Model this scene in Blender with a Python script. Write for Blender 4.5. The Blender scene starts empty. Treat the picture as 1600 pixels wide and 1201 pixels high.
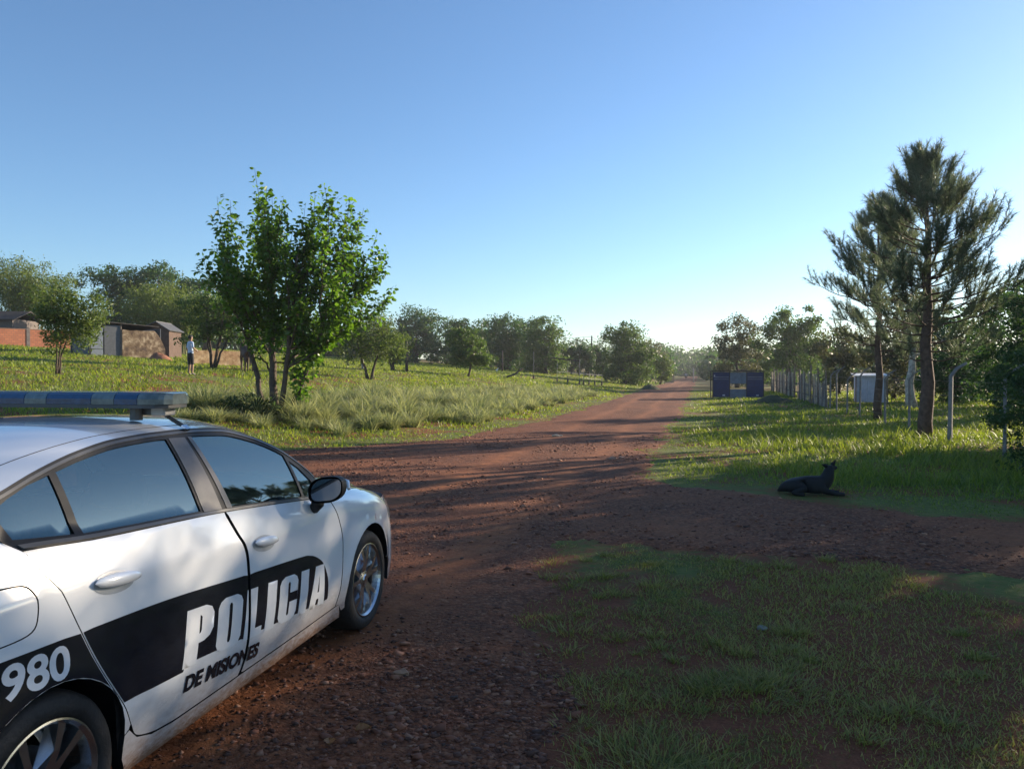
import bpy, bmesh, math, random
import numpy as np
from mathutils import Vector, Matrix, geometry as mgeo

SC = bpy.context.scene
COL = SC.collection
random.seed(7)
RNG = np.random.default_rng(7)
R = math.radians

# ------------------------------------------------------------------ camera, sky, sun, exposure
cam_d = bpy.data.cameras.new('camera')
cam = bpy.data.objects.new('camera', cam_d)
COL.objects.link(cam)
cam.location = (0, 0, 1.72)
cam.rotation_euler = (R(90 - 0.90), 0, 0)
cam_d.sensor_width = 36.0
cam_d.lens = 27.11
cam_d.clip_start = 0.05
cam_d.clip_end = 3000
SC.camera = cam

SUN_AZ, SUN_EL = 56.0, 15.5            # degrees right of the view axis (+Y), degrees above the horizon
world = bpy.data.worlds.new('World')
SC.world = world
world.use_nodes = True
wn = world.node_tree.nodes
wl = world.node_tree.links
wn.clear()
w_out = wn.new('ShaderNodeOutputWorld')
w_bg = wn.new('ShaderNodeBackground')
w_sky = wn.new('ShaderNodeTexSky')
w_sky.sky_type = 'NISHITA'
w_sky.sun_disc = False
w_sky.sun_elevation = R(SUN_EL)
w_sky.sun_rotation = R(SUN_AZ)
w_sky.altitude = 100
w_sky.air_density = 1.0
w_sky.dust_density = 0.3
w_sky.ozone_density = 4.2
w_bg.inputs['Strength'].default_value = 0.099
wl.new(w_sky.outputs[0], w_bg.inputs[0])
wl.new(w_bg.outputs[0], w_out.inputs[0])

sun_d = bpy.data.lights.new('sun', 'SUN')
sun_d.energy = 5.0
sun_d.angle = R(0.5)
sun_d.color = (1.0, 0.83, 0.62)
sun = bpy.data.objects.new('sun', sun_d)
COL.objects.link(sun)
sdir = Vector((math.sin(R(SUN_AZ)) * math.cos(R(SUN_EL)), math.cos(R(SUN_AZ)) * math.cos(R(SUN_EL)), math.sin(R(SUN_EL))))
sun.rotation_euler = sdir.to_track_quat('Z', 'Y').to_euler()
sun.location = (40, 40, 30)

SC.view_settings.view_transform = 'Standard'
SC.view_settings.look = 'None'
SC.view_settings.exposure = 1.08
SC.view_settings.gamma = 1.0
SC.view_settings.use_curve_mapping = False
SC.render.engine = 'CYCLES'
SC.cycles.use_denoising = True
SC.cycles.max_bounces = 8
SC.cycles.transparent_max_bounces = 12
SC.cycles.sample_clamp_indirect = 6.0

# ------------------------------------------------------------------ materials
MATS = {}
def new_mat(name):
    m = bpy.data.materials.new(name)
    m.use_nodes = True
    nt = m.node_tree
    return m, nt, nt.nodes['Principled BSDF'], nt.nodes['Material Output']

def nnode(nt, t, **kw):
    n = nt.nodes.new(t)
    for k, v in kw.items():
        if k in n.inputs: n.inputs[k].default_value = v
        else: setattr(n, k, v)
    return n

def ramp(nt, fac, stops):
    r = nt.nodes.new('ShaderNodeValToRGB')
    el = r.color_ramp.elements
    while len(el) < len(stops): el.new(0.5)
    for e, (p, c) in zip(el, stops):
        e.position = p
        e.color = (*c, 1) if len(c) == 3 else c
    nt.links.new(fac, r.inputs[0])
    return r

def mixc(nt, fac, a, b, blend='MIX'):
    m = nt.nodes.new('ShaderNodeMix')
    m.data_type = 'RGBA'
    m.blend_type = blend
    for sock, v in ((m.inputs[0], fac), (m.inputs[6], a), (m.inputs[7], b)):
        if isinstance(v, (int, float)): sock.default_value = v
        elif isinstance(v, (tuple, list)): sock.default_value = (*v, 1)
        else: nt.links.new(v, sock)
    return m.outputs[2]

def mathn(nt, op, a, b=None, clamp=False):
    m = nt.nodes.new('ShaderNodeMath')
    m.operation = op
    m.use_clamp = clamp
    for i, v in enumerate((a, b)):
        if v is None: continue
        if isinstance(v, (int, float)): m.inputs[i].default_value = v
        else: nt.links.new(v, m.inputs[i])
    return m.outputs[0]

def plain(name, col, rough=0.6, metal=0.0, var=0.25, scale=6.0, bump=0.0, bscale=40.0, spec=0.5, coat=0.0):
    """a surface with a little noise in its colour, and optional fine relief"""
    if name in MATS: return MATS[name]
    m, nt, p, o = new_mat(name)
    tc = nnode(nt, 'ShaderNodeTexCoord')
    nz = nnode(nt, 'ShaderNodeTexNoise', Scale=scale, Detail=6.0, Roughness=0.6)
    nt.links.new(tc.outputs['Object'], nz.inputs['Vector'])
    lo = tuple(c * (1 - var) for c in col)
    hi = tuple(min(1, c * (1 + var)) for c in col)
    r = ramp(nt, nz.outputs[0], [(0.3, lo), (0.7, hi)])
    nt.links.new(r.outputs[0], p.inputs['Base Color'])
    p.inputs['Roughness'].default_value = rough
    p.inputs['Metallic'].default_value = metal
    p.inputs['Specular IOR Level'].default_value = spec
    p.inputs['Coat Weight'].default_value = coat
    p.inputs['Coat Roughness'].default_value = 0.03
    if bump:
        nb = nnode(nt, 'ShaderNodeTexNoise', Scale=bscale, Detail=5.0)
        nt.links.new(tc.outputs['Object'], nb.inputs['Vector'])
        b = nnode(nt, 'ShaderNodeBump', Strength=bump, Distance=0.02)
        nt.links.new(nb.outputs[0], b.inputs['Height'])
        nt.links.new(b.outputs[0], p.inputs['Normal'])
    MATS[name] = m
    return m

def leaf_mat(name, dark, light, trans=0.45, tint=(1.0, 1.0, 0.6), rough=0.5, pscale=0.5, spec=0.35):
    """foliage: colour differs from leaf to leaf and in patches; light passes through the blade"""
    if name in MATS: return MATS[name]
    m, nt, p, o = new_mat(name)
    g = nnode(nt, 'ShaderNodeNewGeometry')
    tc = nnode(nt, 'ShaderNodeTexCoord')
    nz = nnode(nt, 'ShaderNodeTexNoise', Scale=pscale, Detail=3.0)
    nt.links.new(tc.outputs['Object'], nz.inputs['Vector'])
    f = mathn(nt, 'ADD', mathn(nt, 'MULTIPLY', g.outputs['Random Per Island'], 0.55), mathn(nt, 'MULTIPLY', nz.outputs[0], 0.5))
    r = ramp(nt, f, [(0.15, dark), (0.85, light)])
    nt.links.new(r.outputs[0], p.inputs['Base Color'])
    p.inputs['Roughness'].default_value = rough
    p.inputs['Specular IOR Level'].default_value = spec
    tr = nnode(nt, 'ShaderNodeBsdfTranslucent')
    tcol = mixc(nt, 1.0, r.outputs[0], tuple(1.5 * c for c in tint), 'MULTIPLY')
    nt.links.new(tcol, tr.inputs['Color'])
    mx = nnode(nt, 'ShaderNodeMixShader')
    mx.inputs[0].default_value = trans
    nt.links.new(p.outputs[0], mx.inputs[1])
    nt.links.new(tr.outputs[0], mx.inputs[2])
    nt.links.new(mx.outputs[0], o.inputs[0])
    MATS[name] = m
    return m

BARK = plain('bark', (0.085, 0.062, 0.045), 0.9, bump=0.8, bscale=30, var=0.45, scale=9)
PINE_BARK = plain('pine_bark', (0.11, 0.07, 0.05), 0.9, bump=0.9, bscale=18, var=0.5, scale=7)

# ------------------------------------------------------------------ object helpers
def tag(o, label=None, cat=None, group=None, kind=None):
    if label: o['label'] = label
    if cat: o['category'] = cat
    if group: o['group'] = group
    if kind: o['kind'] = kind
    return o

def thing(name, loc, label, cat, group=None, rz=0.0):
    o = bpy.data.objects.new(name, None)
    o.empty_display_size = 0.3
    COL.objects.link(o)
    o.location = loc
    o.rotation_euler = (0, 0, rz)
    return tag(o, label, cat, group)

def link(name, me, mat=None, parent=None, loc=None, rot=None):
    o = bpy.data.objects.new(name, me)
    COL.objects.link(o)
    if mat is not None:
        for mm in (mat if isinstance(mat, (list, tuple)) else [mat]):
            if len(me.materials) < (len(mat) if isinstance(mat, (list, tuple)) else 1): me.materials.append(mm)
    if parent is not None: o.parent = parent
    if loc is not None: o.location = loc
    if rot is not None: o.rotation_euler = rot
    return o

def np_mesh(name, V, F, smooth=False):
    """mesh from arrays: F is (n,3) or (n,4), or a list of such arrays"""
    V = np.ascontiguousarray(V, dtype=np.float32)
    Fs = F if isinstance(F, list) else [F]
    Fs = [np.asarray(f, dtype=np.int32) for f in Fs if len(f)]
    me = bpy.data.meshes.new(name)
    me.vertices.add(len(V))
    me.vertices.foreach_set('co', V.ravel())
    tot = np.concatenate([np.full(len(f), f.shape[1], np.int32) for f in Fs])
    idx = np.concatenate([f.ravel() for f in Fs])
    st = np.concatenate([[0], np.cumsum(tot)[:-1]]).astype(np.int32)
    me.loops.add(len(idx))
    me.loops.foreach_set('vertex_index', idx)
    me.polygons.add(len(tot))
    me.polygons.foreach_set('loop_start', st)
    me.polygons.foreach_set('loop_total', tot)
    if smooth: me.polygons.foreach_set('use_smooth', np.ones(len(tot), bool))
    me.update(calc_edges=True)
    return me

class MB:
    """collects simple shapes into one mesh"""
    def __init__(s): s.v = []; s.f = []
    def add(s, vs, fs):
        n = len(s.v)
        s.v += [tuple(v) for v in vs]
        s.f += [tuple(i + n for i in f) for f in fs]
    def box(s, c, size, rot=None):
        x, y, z = (d / 2 for d in size)
        vs = [Vector((a * x, b * y, d * z)) for a in (-1, 1) for b in (-1, 1) for d in (-1, 1)]
        if rot is not None: vs = [rot @ v for v in vs]
        s.add([v + Vector(c) for v in vs], [(0, 1, 3, 2), (4, 6, 7, 5), (0, 4, 5, 1), (2, 3, 7, 6), (0, 2, 6, 4), (1, 5, 7, 3)])
    def tube(s, pts, rad, n=6, cap=True):
        pts = [Vector(p) for p in pts]
        if not isinstance(rad, (list, tuple)): rad = [rad] * len(pts)
        ring = []
        t0 = (pts[1] - pts[0]).normalized()
        up = Vector((0, 0, 1)) if abs(t0.z) < 0.9 else Vector((1, 0, 0))
        for i, p in enumerate(pts):
            t = (pts[min(i + 1, len(pts) - 1)] - pts[max(i - 1, 0)]).normalized()
            a = t.cross(up)
            a = a.normalized() if a.length > 1e-4 else Vector((1, 0, 0))
            b = t.cross(a).normalized()
            ring.append([p + (a * math.cos(2 * math.pi * k / n) + b * math.sin(2 * math.pi * k / n)) * rad[i] for k in range(n)])
        vs = [v for r in ring for v in r]
        fs = [(i * n + k, i * n + (k + 1) % n, (i + 1) * n + (k + 1) % n, (i + 1) * n + k) for i in range(len(pts) - 1) for k in range(n)]
        if cap:
            fs.append(tuple(range(n - 1, -1, -1)))
            fs.append(tuple((len(pts) - 1) * n + k for k in range(n)))
        s.add(vs, fs)
    def lathe(s, prof, n=32, axis='y', c=(0, 0, 0)):
        """prof: list of (radius, along); closed rings round an axis"""
        vs = []
        for r, a in prof:
            for k in range(n):
                u = 2 * math.pi * k / n
                if axis == 'y': vs.append((c[0] + r * math.cos(u), c[1] + a, c[2] + r * math.sin(u)))
                else: vs.append((c[0] + r * math.cos(u), c[1] + r * math.sin(u), c[2] + a))
        fs = [(i * n + k, i * n + (k + 1) % n, (i + 1) * n + (k + 1) % n, (i + 1) * n + k) for i in range(len(prof) - 1) for k in range(n)]
        s.add(vs, fs)
    def mesh(s, name, smooth=False):
        me = bpy.data.meshes.new(name)
        me.from_pydata(s.v, [], s.f)
        if smooth: me.polygons.foreach_set('use_smooth', [True] * len(me.polygons))
        me.update()
        return me
    def build(s, name, mat, parent=None, smooth=False, loc=None, rot=None, bevel=0.0):
        me = s.mesh(name, smooth)
        if bevel or smooth:
            bm = bmesh.new(); bm.from_mesh(me)
            bmesh.ops.recalc_face_normals(bm, faces=bm.faces)
            if bevel: bmesh.ops.bevel(bm, geom=[e for e in bm.edges], offset=bevel, segments=1, affect='EDGES', clamp_overlap=True)
            bm.to_mesh(me); bm.free()
        return link(name, me, mat, parent, loc, rot)

# ------------------------------------------------------------------ numeric noise and the lie of the land
def _hash(ix, iy, seed):
    h = (ix.astype(np.int64) * 374761393 + iy.astype(np.int64) * 668265263 + seed * 1442695041) & 0xffffffff
    h = ((h ^ (h >> 13)) * 1274126177) & 0xffffffff
    return ((h ^ (h >> 16)) & 0xffff) / 65535.0

def vnoise(x, y, seed=0):
    x = np.asarray(x, float); y = np.asarray(y, float)
    ix = np.floor(x); iy = np.floor(y)
    fx = x - ix; fy = y - iy
    fx = fx * fx * (3 - 2 * fx); fy = fy * fy * (3 - 2 * fy)
    a = _hash(ix, iy, seed); b = _hash(ix + 1, iy, seed); c = _hash(ix, iy + 1, seed); d = _hash(ix + 1, iy + 1, seed)
    return (a * (1 - fx) + b * fx) * (1 - fy) + (c * (1 - fx) + d * fx) * fy - 0.5

def fbm(x, y, seed=0, oct=4):
    s = 0; a = 1.0
    for i in range(oct):
        s = s + a * vnoise(np.asarray(x) * 2 ** i, np.asarray(y) * 2 ** i, seed + i)
        a *= 0.5
    return s

def road_s(x, y):
    """distance to the left of the dirt road's centre line"""
    return (3.75 + 0.243 * (np.asarray(y, float) - 28) - np.asarray(x, float)) * 0.972

def terrain(x, y):
    s = road_s(x, y)
    k = np.clip((np.asarray(y, float) - 9) / 8, 0, 1)
    s0 = np.interp(y, [0, 16, 26, 40], [6.5, 5.2, 3.4, 3.0])
    d = np.maximum(s - s0, 0)
    d = np.where(d < 1.5, d * d / 3.0, d - 0.75)           # soft toe
    z = 0.112 * np.minimum(d, 15) + 0.07 * np.clip(d - 15, 0, 60)
    z = z * k
    return z

def sd_poly(x, y, poly):
    """signed distance to a polygon, positive inside"""
    x = np.asarray(x, float); y = np.asarray(y, float)
    best = np.full(x.shape, 1e9); ins = np.zeros(x.shape, bool)
    n = len(poly)
    for i in range(n):
        ax, ay = poly[i]; bx, by = poly[(i + 1) % n]
        ex, ey = bx - ax, by - ay
        t = np.clip(((x - ax) * ex + (y - ay) * ey) / (ex * ex + ey * ey), 0, 1)
        best = np.minimum(best, (x - ax - t * ex) ** 2 + (y - ay - t * ey) ** 2)
        c = ((ay > y) != (by > y))
        with np.errstate(divide='ignore', invalid='ignore'):
            xi = ax + (y - ay) * ex / (ey if ey != 0 else 1e-9)
        ins ^= c & (x < xi)
    return np.where(ins, 1, -1) * np.sqrt(best)

def xl(y): return 1.4 + 0.243 * (y - 28.2)
def xr(y): return 6.1 + 0.243 * (y - 28.0)
ROAD = [(xl(315), 315), (xl(60), 60), (1.4, 28.2), (-1.66, 20.0), (-4.6, 16.8), (-12, 15.2), (-45, 12), (-45, 3), (-12, 0), (-8, -10), (0.1, -10),
        (0.22, 3.3), (0.20, 4.9), (0.36, 7.4), (0.75, 8.0), (1.5, 7.75), (2.68, 7.16), (4.2, 6.28), (9, 4.0), (24, -2), (27, 2), (9, 7.4),
        (5.9, 8.85), (4.1, 9.9), (2.6, 11.8), (2.1, 13.05), (3.65, 19.1), (6.1, 28.0), (xr(60), 60), (xr(315), 315)]

def road_in(x, y):
    return sd_poly(x, y, ROAD) + 0.50 * fbm(np.asarray(x) * 0.9, np.asarray(y) * 0.9, 11) + 0.30 * fbm(np.asarray(x) * 4, np.asarray(y) * 4, 12, 3)

def relief(x, y):
    return 0.05 * fbm(np.asarray(x) * 0.35, np.asarray(y) * 0.35, 3) + 0.012 * fbm(np.asarray(x) * 2.2, np.asarray(y) * 2.2, 5, 3)

def road_z(x, y, sd):
    sdp = np.clip(sd, 0, 3)
    base = terrain(x, y) + relief(x, y) * 0.55
    rut = 0.010 * fbm(np.asarray(x) * 7, np.asarray(y) * 7, 21, 3)
    return base + np.clip(sd * 0.10, -0.05, 0.020) + rut

def ground_z(x, y):
    """height of whatever surface is on top at a point"""
    g = terrain(x, y) + relief(x, y) * 0.55
    return g
def gz(x, y): return float(ground_z(np.array([x]), np.array([y]))[0])

# ------------------------------------------------------------------ ground and road
def ground_material():
    m, nt, p, o = new_mat('turf_soil')
    g = nnode(nt, 'ShaderNodeNewGeometry')
    n1 = nnode(nt, 'ShaderNodeTexNoise', Scale=0.55, Detail=6.0, Roughness=0.62)
    n2 = nnode(nt, 'ShaderNodeTexNoise', Scale=9.0, Detail=6.0, Roughness=0.7)
    n3 = nnode(nt, 'ShaderNodeTexNoise', Scale=60.0, Detail=4.0, Roughness=0.7)
    for n in (n1, n2, n3): nt.links.new(g.outputs['Position'], n.inputs['Vector'])
    thatch = ramp(nt, n2.outputs[0], [(0.25, (0.065, 0.082, 0.018)), (0.5, (0.125, 0.150, 0.036)), (0.75, (0.225, 0.215, 0.075))])
    dirt = ramp(nt, n3.outputs[0], [(0.3, (0.130, 0.042, 0.020)), (0.7, (0.270, 0.095, 0.046))])
    # trodden ground beside the junction has lost more of its turf
    vd = nnode(nt, 'ShaderNodeVectorMath', operation='DISTANCE'); vd.inputs[1].default_value = (1.6, 4.2, 0)
    nt.links.new(g.outputs['Position'], vd.inputs[0])
    worn = mathn(nt, 'MULTIPLY', mathn(nt, 'SUBTRACT', 1.0, mathn(nt, 'MULTIPLY', vd.outputs['Value'], 0.2), True), 0.13)
    msk = ramp(nt, mathn(nt, 'ADD', worn, mathn(nt, 'ADD', mathn(nt, 'MULTIPLY', n1.outputs[0], 0.7), mathn(nt, 'MULTIPLY', n2.outputs[0], 0.35))), [(0.50, (0, 0, 0)), (0.60, (1, 1, 1))])
    c = mixc(nt, msk.outputs[0], thatch.outputs[0], dirt.outputs[0])
    nt.links.new(c, p.inputs['Base Color'])
    p.inputs['Roughness'].default_value = 0.95
    p.inputs['Specular IOR Level'].default_value = 0.2
    b = nnode(nt, 'ShaderNodeBump', Strength=0.9, Distance=0.03)
    nt.links.new(mathn(nt, 'ADD', n2.outputs[0], mathn(nt, 'MULTIPLY', n3.outputs[0], 0.4)), b.inputs['Height'])
    nt.links.new(b.outputs[0], p.inputs['Normal'])
    return m

def road_material():
    m, nt, p, o = new_mat('red_gravel')
    g = nnode(nt, 'ShaderNodeNewGeometry')
    big = nnode(nt, 'ShaderNodeTexNoise', Scale=0.45, Detail=5.0, Roughness=0.6)
    mid = nnode(nt, 'ShaderNodeTexNoise', Scale=5.0, Detail=6.0, Roughness=0.7)
    v1 = nnode(nt, 'ShaderNodeTexVoronoi', Scale=34.0)
    v2 = nnode(nt, 'ShaderNodeTexVoronoi', Scale=85.0)
    wob = nnode(nt, 'ShaderNodeTexNoise', Scale=14.0, Detail=3.0)
    nt.links.new(g.outputs['Position'], wob.inputs['Vector'])
    off = nnode(nt, 'ShaderNodeVectorMath', operation='MULTIPLY_ADD')
    nt.links.new(wob.outputs['Color'], off.inputs[0]); off.inputs[1].default_value = (0.05, 0.05, 0.05)
    nt.links.new(g.outputs['Position'], off.inputs[2])
    for n in (big, mid): nt.links.new(g.outputs['Position'], n.inputs['Vector'])
    for n in (v1, v2): nt.links.new(off.outputs[0], n.inputs['Vector'])
    soil = ramp(nt, mid.outputs[0], [(0.25, (0.150, 0.046, 0.017)), (0.55, (0.300, 0.103, 0.036)), (0.8, (0.40, 0.165, 0.064))])
    sep = nnode(nt, 'ShaderNodeSeparateColor')
    nt.links.new(v1.outputs['Color'], sep.inputs[0])
    stone = ramp(nt, sep.outputs[0], [(0.0, (0.075, 0.034, 0.022)), (0.4, (0.170, 0.060, 0.030)), (0.7, (0.260, 0.095, 0.044)), (1.0, (0.33, 0.165, 0.095))])
    amt = ramp(nt, mathn(nt, 'ADD', mathn(nt, 'MULTIPLY', big.outputs[0], 0.6), mathn(nt, 'MULTIPLY', mid.outputs[0], 0.4)), [(0.36, (0.15, 0.15, 0.15)), (0.56, (0.9, 0.9, 0.9))])
    # two packed wheel tracks run along the road, smoother and dustier than the rest
    sp = nnode(nt, 'ShaderNodeSeparateXYZ'); nt.links.new(g.outputs['Position'], sp.inputs[0])
    wv = nnode(nt, 'ShaderNodeTexNoise', Scale=0.16, Detail=3.0); nt.links.new(g.outputs['Position'], wv.inputs['Vector'])
    lat = mathn(nt, 'SUBTRACT', mathn(nt, 'MULTIPLY', sp.outputs['Y'], 0.236), mathn(nt, 'MULTIPLY', sp.outputs['X'], 0.972))
    lat = mathn(nt, 'ADD', mathn(nt, 'SUBTRACT', lat, 2.97 + 0.7), mathn(nt, 'MULTIPLY', wv.outputs[0], 1.4))
    trk = mathn(nt, 'SUBTRACT', 1.0, mathn(nt, 'MULTIPLY', mathn(nt, 'ABSOLUTE', mathn(nt, 'SUBTRACT', mathn(nt, 'ABSOLUTE', lat), 0.85)), 2.6), True)
    trk = mathn(nt, 'MULTIPLY', trk, mathn(nt, 'MULTIPLY', mathn(nt, 'ADD', mid.outputs[0], 0.1), 1.5), True)
    loose = mathn(nt, 'MULTIPLY', amt.outputs[0], mathn(nt, 'SUBTRACT', 1.0, mathn(nt, 'MULTIPLY', trk, 0.9)))
    c = mixc(nt, loose, soil.outputs[0], stone.outputs[0])
    gap = ramp(nt, v1.outputs['Distance'], [(0.25, (1, 1, 1)), (0.75, (0.55, 0.5, 0.48))])
    c = mixc(nt, loose, c, mixc(nt, 1.0, c, gap.outputs[0], 'MULTIPLY'))
    nt.links.new(c, p.inputs['Base Color'])
    p.inputs['Roughness'].default_value = 0.88
    p.inputs['Specular IOR Level'].default_value = 0.25
    hgt = mathn(nt, 'SUBTRACT', mathn(nt, 'MULTIPLY', mid.outputs[0], 0.8), mathn(nt, 'MULTIPLY', mathn(nt, 'ADD', v1.outputs['Distance'], mathn(nt, 'MULTIPLY', v2.outputs['Distance'], 0.5)), loose))
    b = nnode(nt, 'ShaderNodeBump', Strength=0.85, Distance=0.022)
    nt.links.new(hgt, b.inputs['Height'])
    nt.links.new(b.outputs[0], p.inputs['Normal'])
    return m

def axis_coords(lo, hi, fine, n_lo, n_hi, f_lo, f_hi):
    a = -np.geomspace(1, 1 + (f_lo - lo), n_lo)[::-1] + 1 + f_lo if lo < f_lo else np.array([])
    b = np.arange(f_lo, f_hi, fine)
    c = np.geomspace(1, 1 + (hi - f_hi), n_hi) - 1 + f_hi
    return np.unique(np.round(np.concatenate([a, b, c]), 4))

def grid_mesh(name, xs, ys, Z, mask=None, smooth=True):
    X, Y = np.meshgrid(xs, ys)
    V = np.stack([X.ravel(), Y.ravel(), Z.ravel()], 1)
    nx, ny = len(xs), len(ys)
    i = (np.arange(ny - 1)[:, None] * nx + np.arange(nx - 1)[None, :])
    F = np.stack([i, i + 1, i + 1 + nx, i + nx], -1).reshape(-1, 4)
    if mask is not None:
        mk = mask.ravel()
        F = F[mk[F].any(1)]
        used = np.unique(F)
        re = np.full(len(V), -1); re[used] = np.arange(len(used))
        V = V[used]; F = re[F]
    return np_mesh(name, V, F, smooth)

gx = axis_coords(-700, 800, 0.45, 40, 44, -22, 24)
gy = axis_coords(-60, 1500, 0.45, 20, 70, -6, 50)
GX, GY = np.meshgrid(gx, gy)
GZ = terrain(GX, GY) + relief(GX, GY) * 0.55
ground = link('ground', grid_mesh('ground', gx, gy, GZ), ground_material())
tag(ground, 'grassy soil with bare red patches on both sides of the road', kind='structure')

ROADM = road_material()
def road_piece(xs, ys):
    X, Y = np.meshgrid(xs, ys)
    sd = road_in(X, Y)
    Z = road_z(X, Y, sd)
    return X, Y, sd, Z
nx_ = np.arange(-11, 11.01, 0.085); ny_ = np.arange(1.0, 30.01, 0.085)
X, Y, sd, Z = road_piece(nx_, ny_)
roadA = grid_mesh('road', nx_, ny_, Z, sd > -0.3)
fy_ = np.concatenate([np.arange(30.0, 80, 0.3), np.geomspace(80, 318, 80)])
tx_ = np.linspace(-4.5, 4.5, 60)
Yf = np.repeat(fy_[:, None], len(tx_), 1)
Xf = (xl(Yf) + xr(Yf)) / 2 + tx_[None, :]
sdf = road_in(Xf, Yf)
Zf = road_z(Xf, Yf, sdf)
nxx = len(tx_)
ii = (np.arange(len(fy_) - 1)[:, None] * nxx + np.arange(nxx - 1)[None, :])
Ff = np.stack([ii, ii + 1, ii + 1 + nxx, ii + nxx], -1).reshape(-1, 4)
Ff = Ff[(sdf.ravel() > -0.3)[Ff].any(1)]
bm = bmesh.new(); bm.from_mesh(roadA)
bm.from_mesh(np_mesh('road_far', np.stack([Xf.ravel(), Yf.ravel(), Zf.ravel()], 1), Ff, True))
# the arms of the junction outside the fine patch
for xs, ys in ((np.arange(-45, -10.9, 0.35), np.arange(-2, 17, 0.35)), (np.arange(10.9, 27, 0.3), np.arange(-4, 9, 0.3)), (np.arange(-11, 2, 0.3), np.arange(-10, 1.1, 0.3))):
    X, Y, sd, Z = road_piece(xs, ys)
    bm.from_mesh(grid_mesh('road_arm', xs, ys, Z, sd > -0.3))
me = bpy.data.meshes.new('road'); bm.to_mesh(me); bm.free()
me.polygons.foreach_set('use_smooth', [True] * len(me.polygons))
road = link('road', me, ROADM)
tag(road, 'red dirt and gravel road meeting a gravel cross track', kind='structure')

# ------------------------------------------------------------------ loose stones on the road
def rand_rot(n, rng=RNG):
    q = rng.normal(size=(n, 4)); q /= np.linalg.norm(q, axis=1, keepdims=True)
    w, x, y, z = q.T
    return np.stack([np.stack([1 - 2 * (y * y + z * z), 2 * (x * y - z * w), 2 * (x * z + y * w)], -1),
                     np.stack([2 * (x * y + z * w), 1 - 2 * (x * x + z * z), 2 * (y * z - x * w)], -1),
                     np.stack([2 * (x * z - y * w), 2 * (y * z + x * w), 1 - 2 * (x * x + y * y)], -1)], 1)

def polar_points(n, r0, r1, az0=-52, az1=52, power=1.0):
    r = r0 + (r1 - r0) * RNG.random(n) ** power
    a = np.radians(az0 + (az1 - az0) * RNG.random(n))
    return r * np.sin(a), r * np.cos(a), r

def make_gravel():
    x, y, r = polar_points(105000, 2.2, 22, power=1.6)
    sd = road_in(x, y)
    dens = np.clip(0.45 + 1.5 * fbm(x * 0.5, y * 0.5, 31), 0.08, 1)
    lat = np.abs(np.abs(road_s(x, y) + 1.2 * fbm(x * 0.2, y * 0.2, 33, 2)) - 0.85)
    dens = np.where((lat < 0.32) & (y > 9), dens * 0.12, dens)
    dens = dens * np.clip((24 - r) / 10, 0, 1)
    keep = (sd > -0.05) & (RNG.random(len(x)) < dens)
    x, y, r, sd = x[keep], y[keep], r[keep], sd[keep]
    n = len(x)
    size = (0.0072 + 0.00045 * r) * np.exp(RNG.normal(0, 0.45, n))
    size = np.clip(size, 0.004, 0.034)
    O = np.array([[1, 0, 0], [-1, 0, 0], [0, 1, 0], [0, -1, 0], [0, 0, 1], [0, 0, -1]], float)
    OF = np.array([[0, 2, 4], [2, 1, 4], [1, 3, 4], [3, 0, 4], [2, 0, 5], [1, 2, 5], [3, 1, 5], [0, 3, 5]])
    V = O[None] * (1 + RNG.normal(0, 0.22, (n, 6, 1))) + RNG.normal(0, 0.22, (n, 6, 3))
    V = np.einsum('nij,nkj->nki', rand_rot(n), V)
    V = V * np.array([1.25, 1.0, 0.62])
    V *= size[:, None, None]
    base = road_z(x, y, sd)
    V[:, :, 0] += x[:, None]; V[:, :, 1] += y[:, None]; V[:, :, 2] += (base + size * 0.15)[:, None]
    F = (OF[None] + 6 * np.arange(n)[:, None, None]).reshape(-1, 3)
    m, nt, p, o = new_mat('stone_chips')
    g = nnode(nt, 'ShaderNodeNewGeometry')
    rr = ramp(nt, g.outputs['Random Per Island'], [(0.0, (0.072, 0.034, 0.023)), (0.45, (0.165, 0.060, 0.032)), (0.8, (0.25, 0.092, 0.044)), (1.0, (0.34, 0.18, 0.11))])
    nt.links.new(rr.outputs[0], p.inputs['Base Color'])
    p.inputs['Roughness'].default_value = 0.8
    o = link('gravel', np_mesh('gravel', V.reshape(-1, 3), F), m)
    tag(o, 'loose reddish stone chips lying on the dirt road', 'gravel', kind='stuff')
make_gravel()

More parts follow.
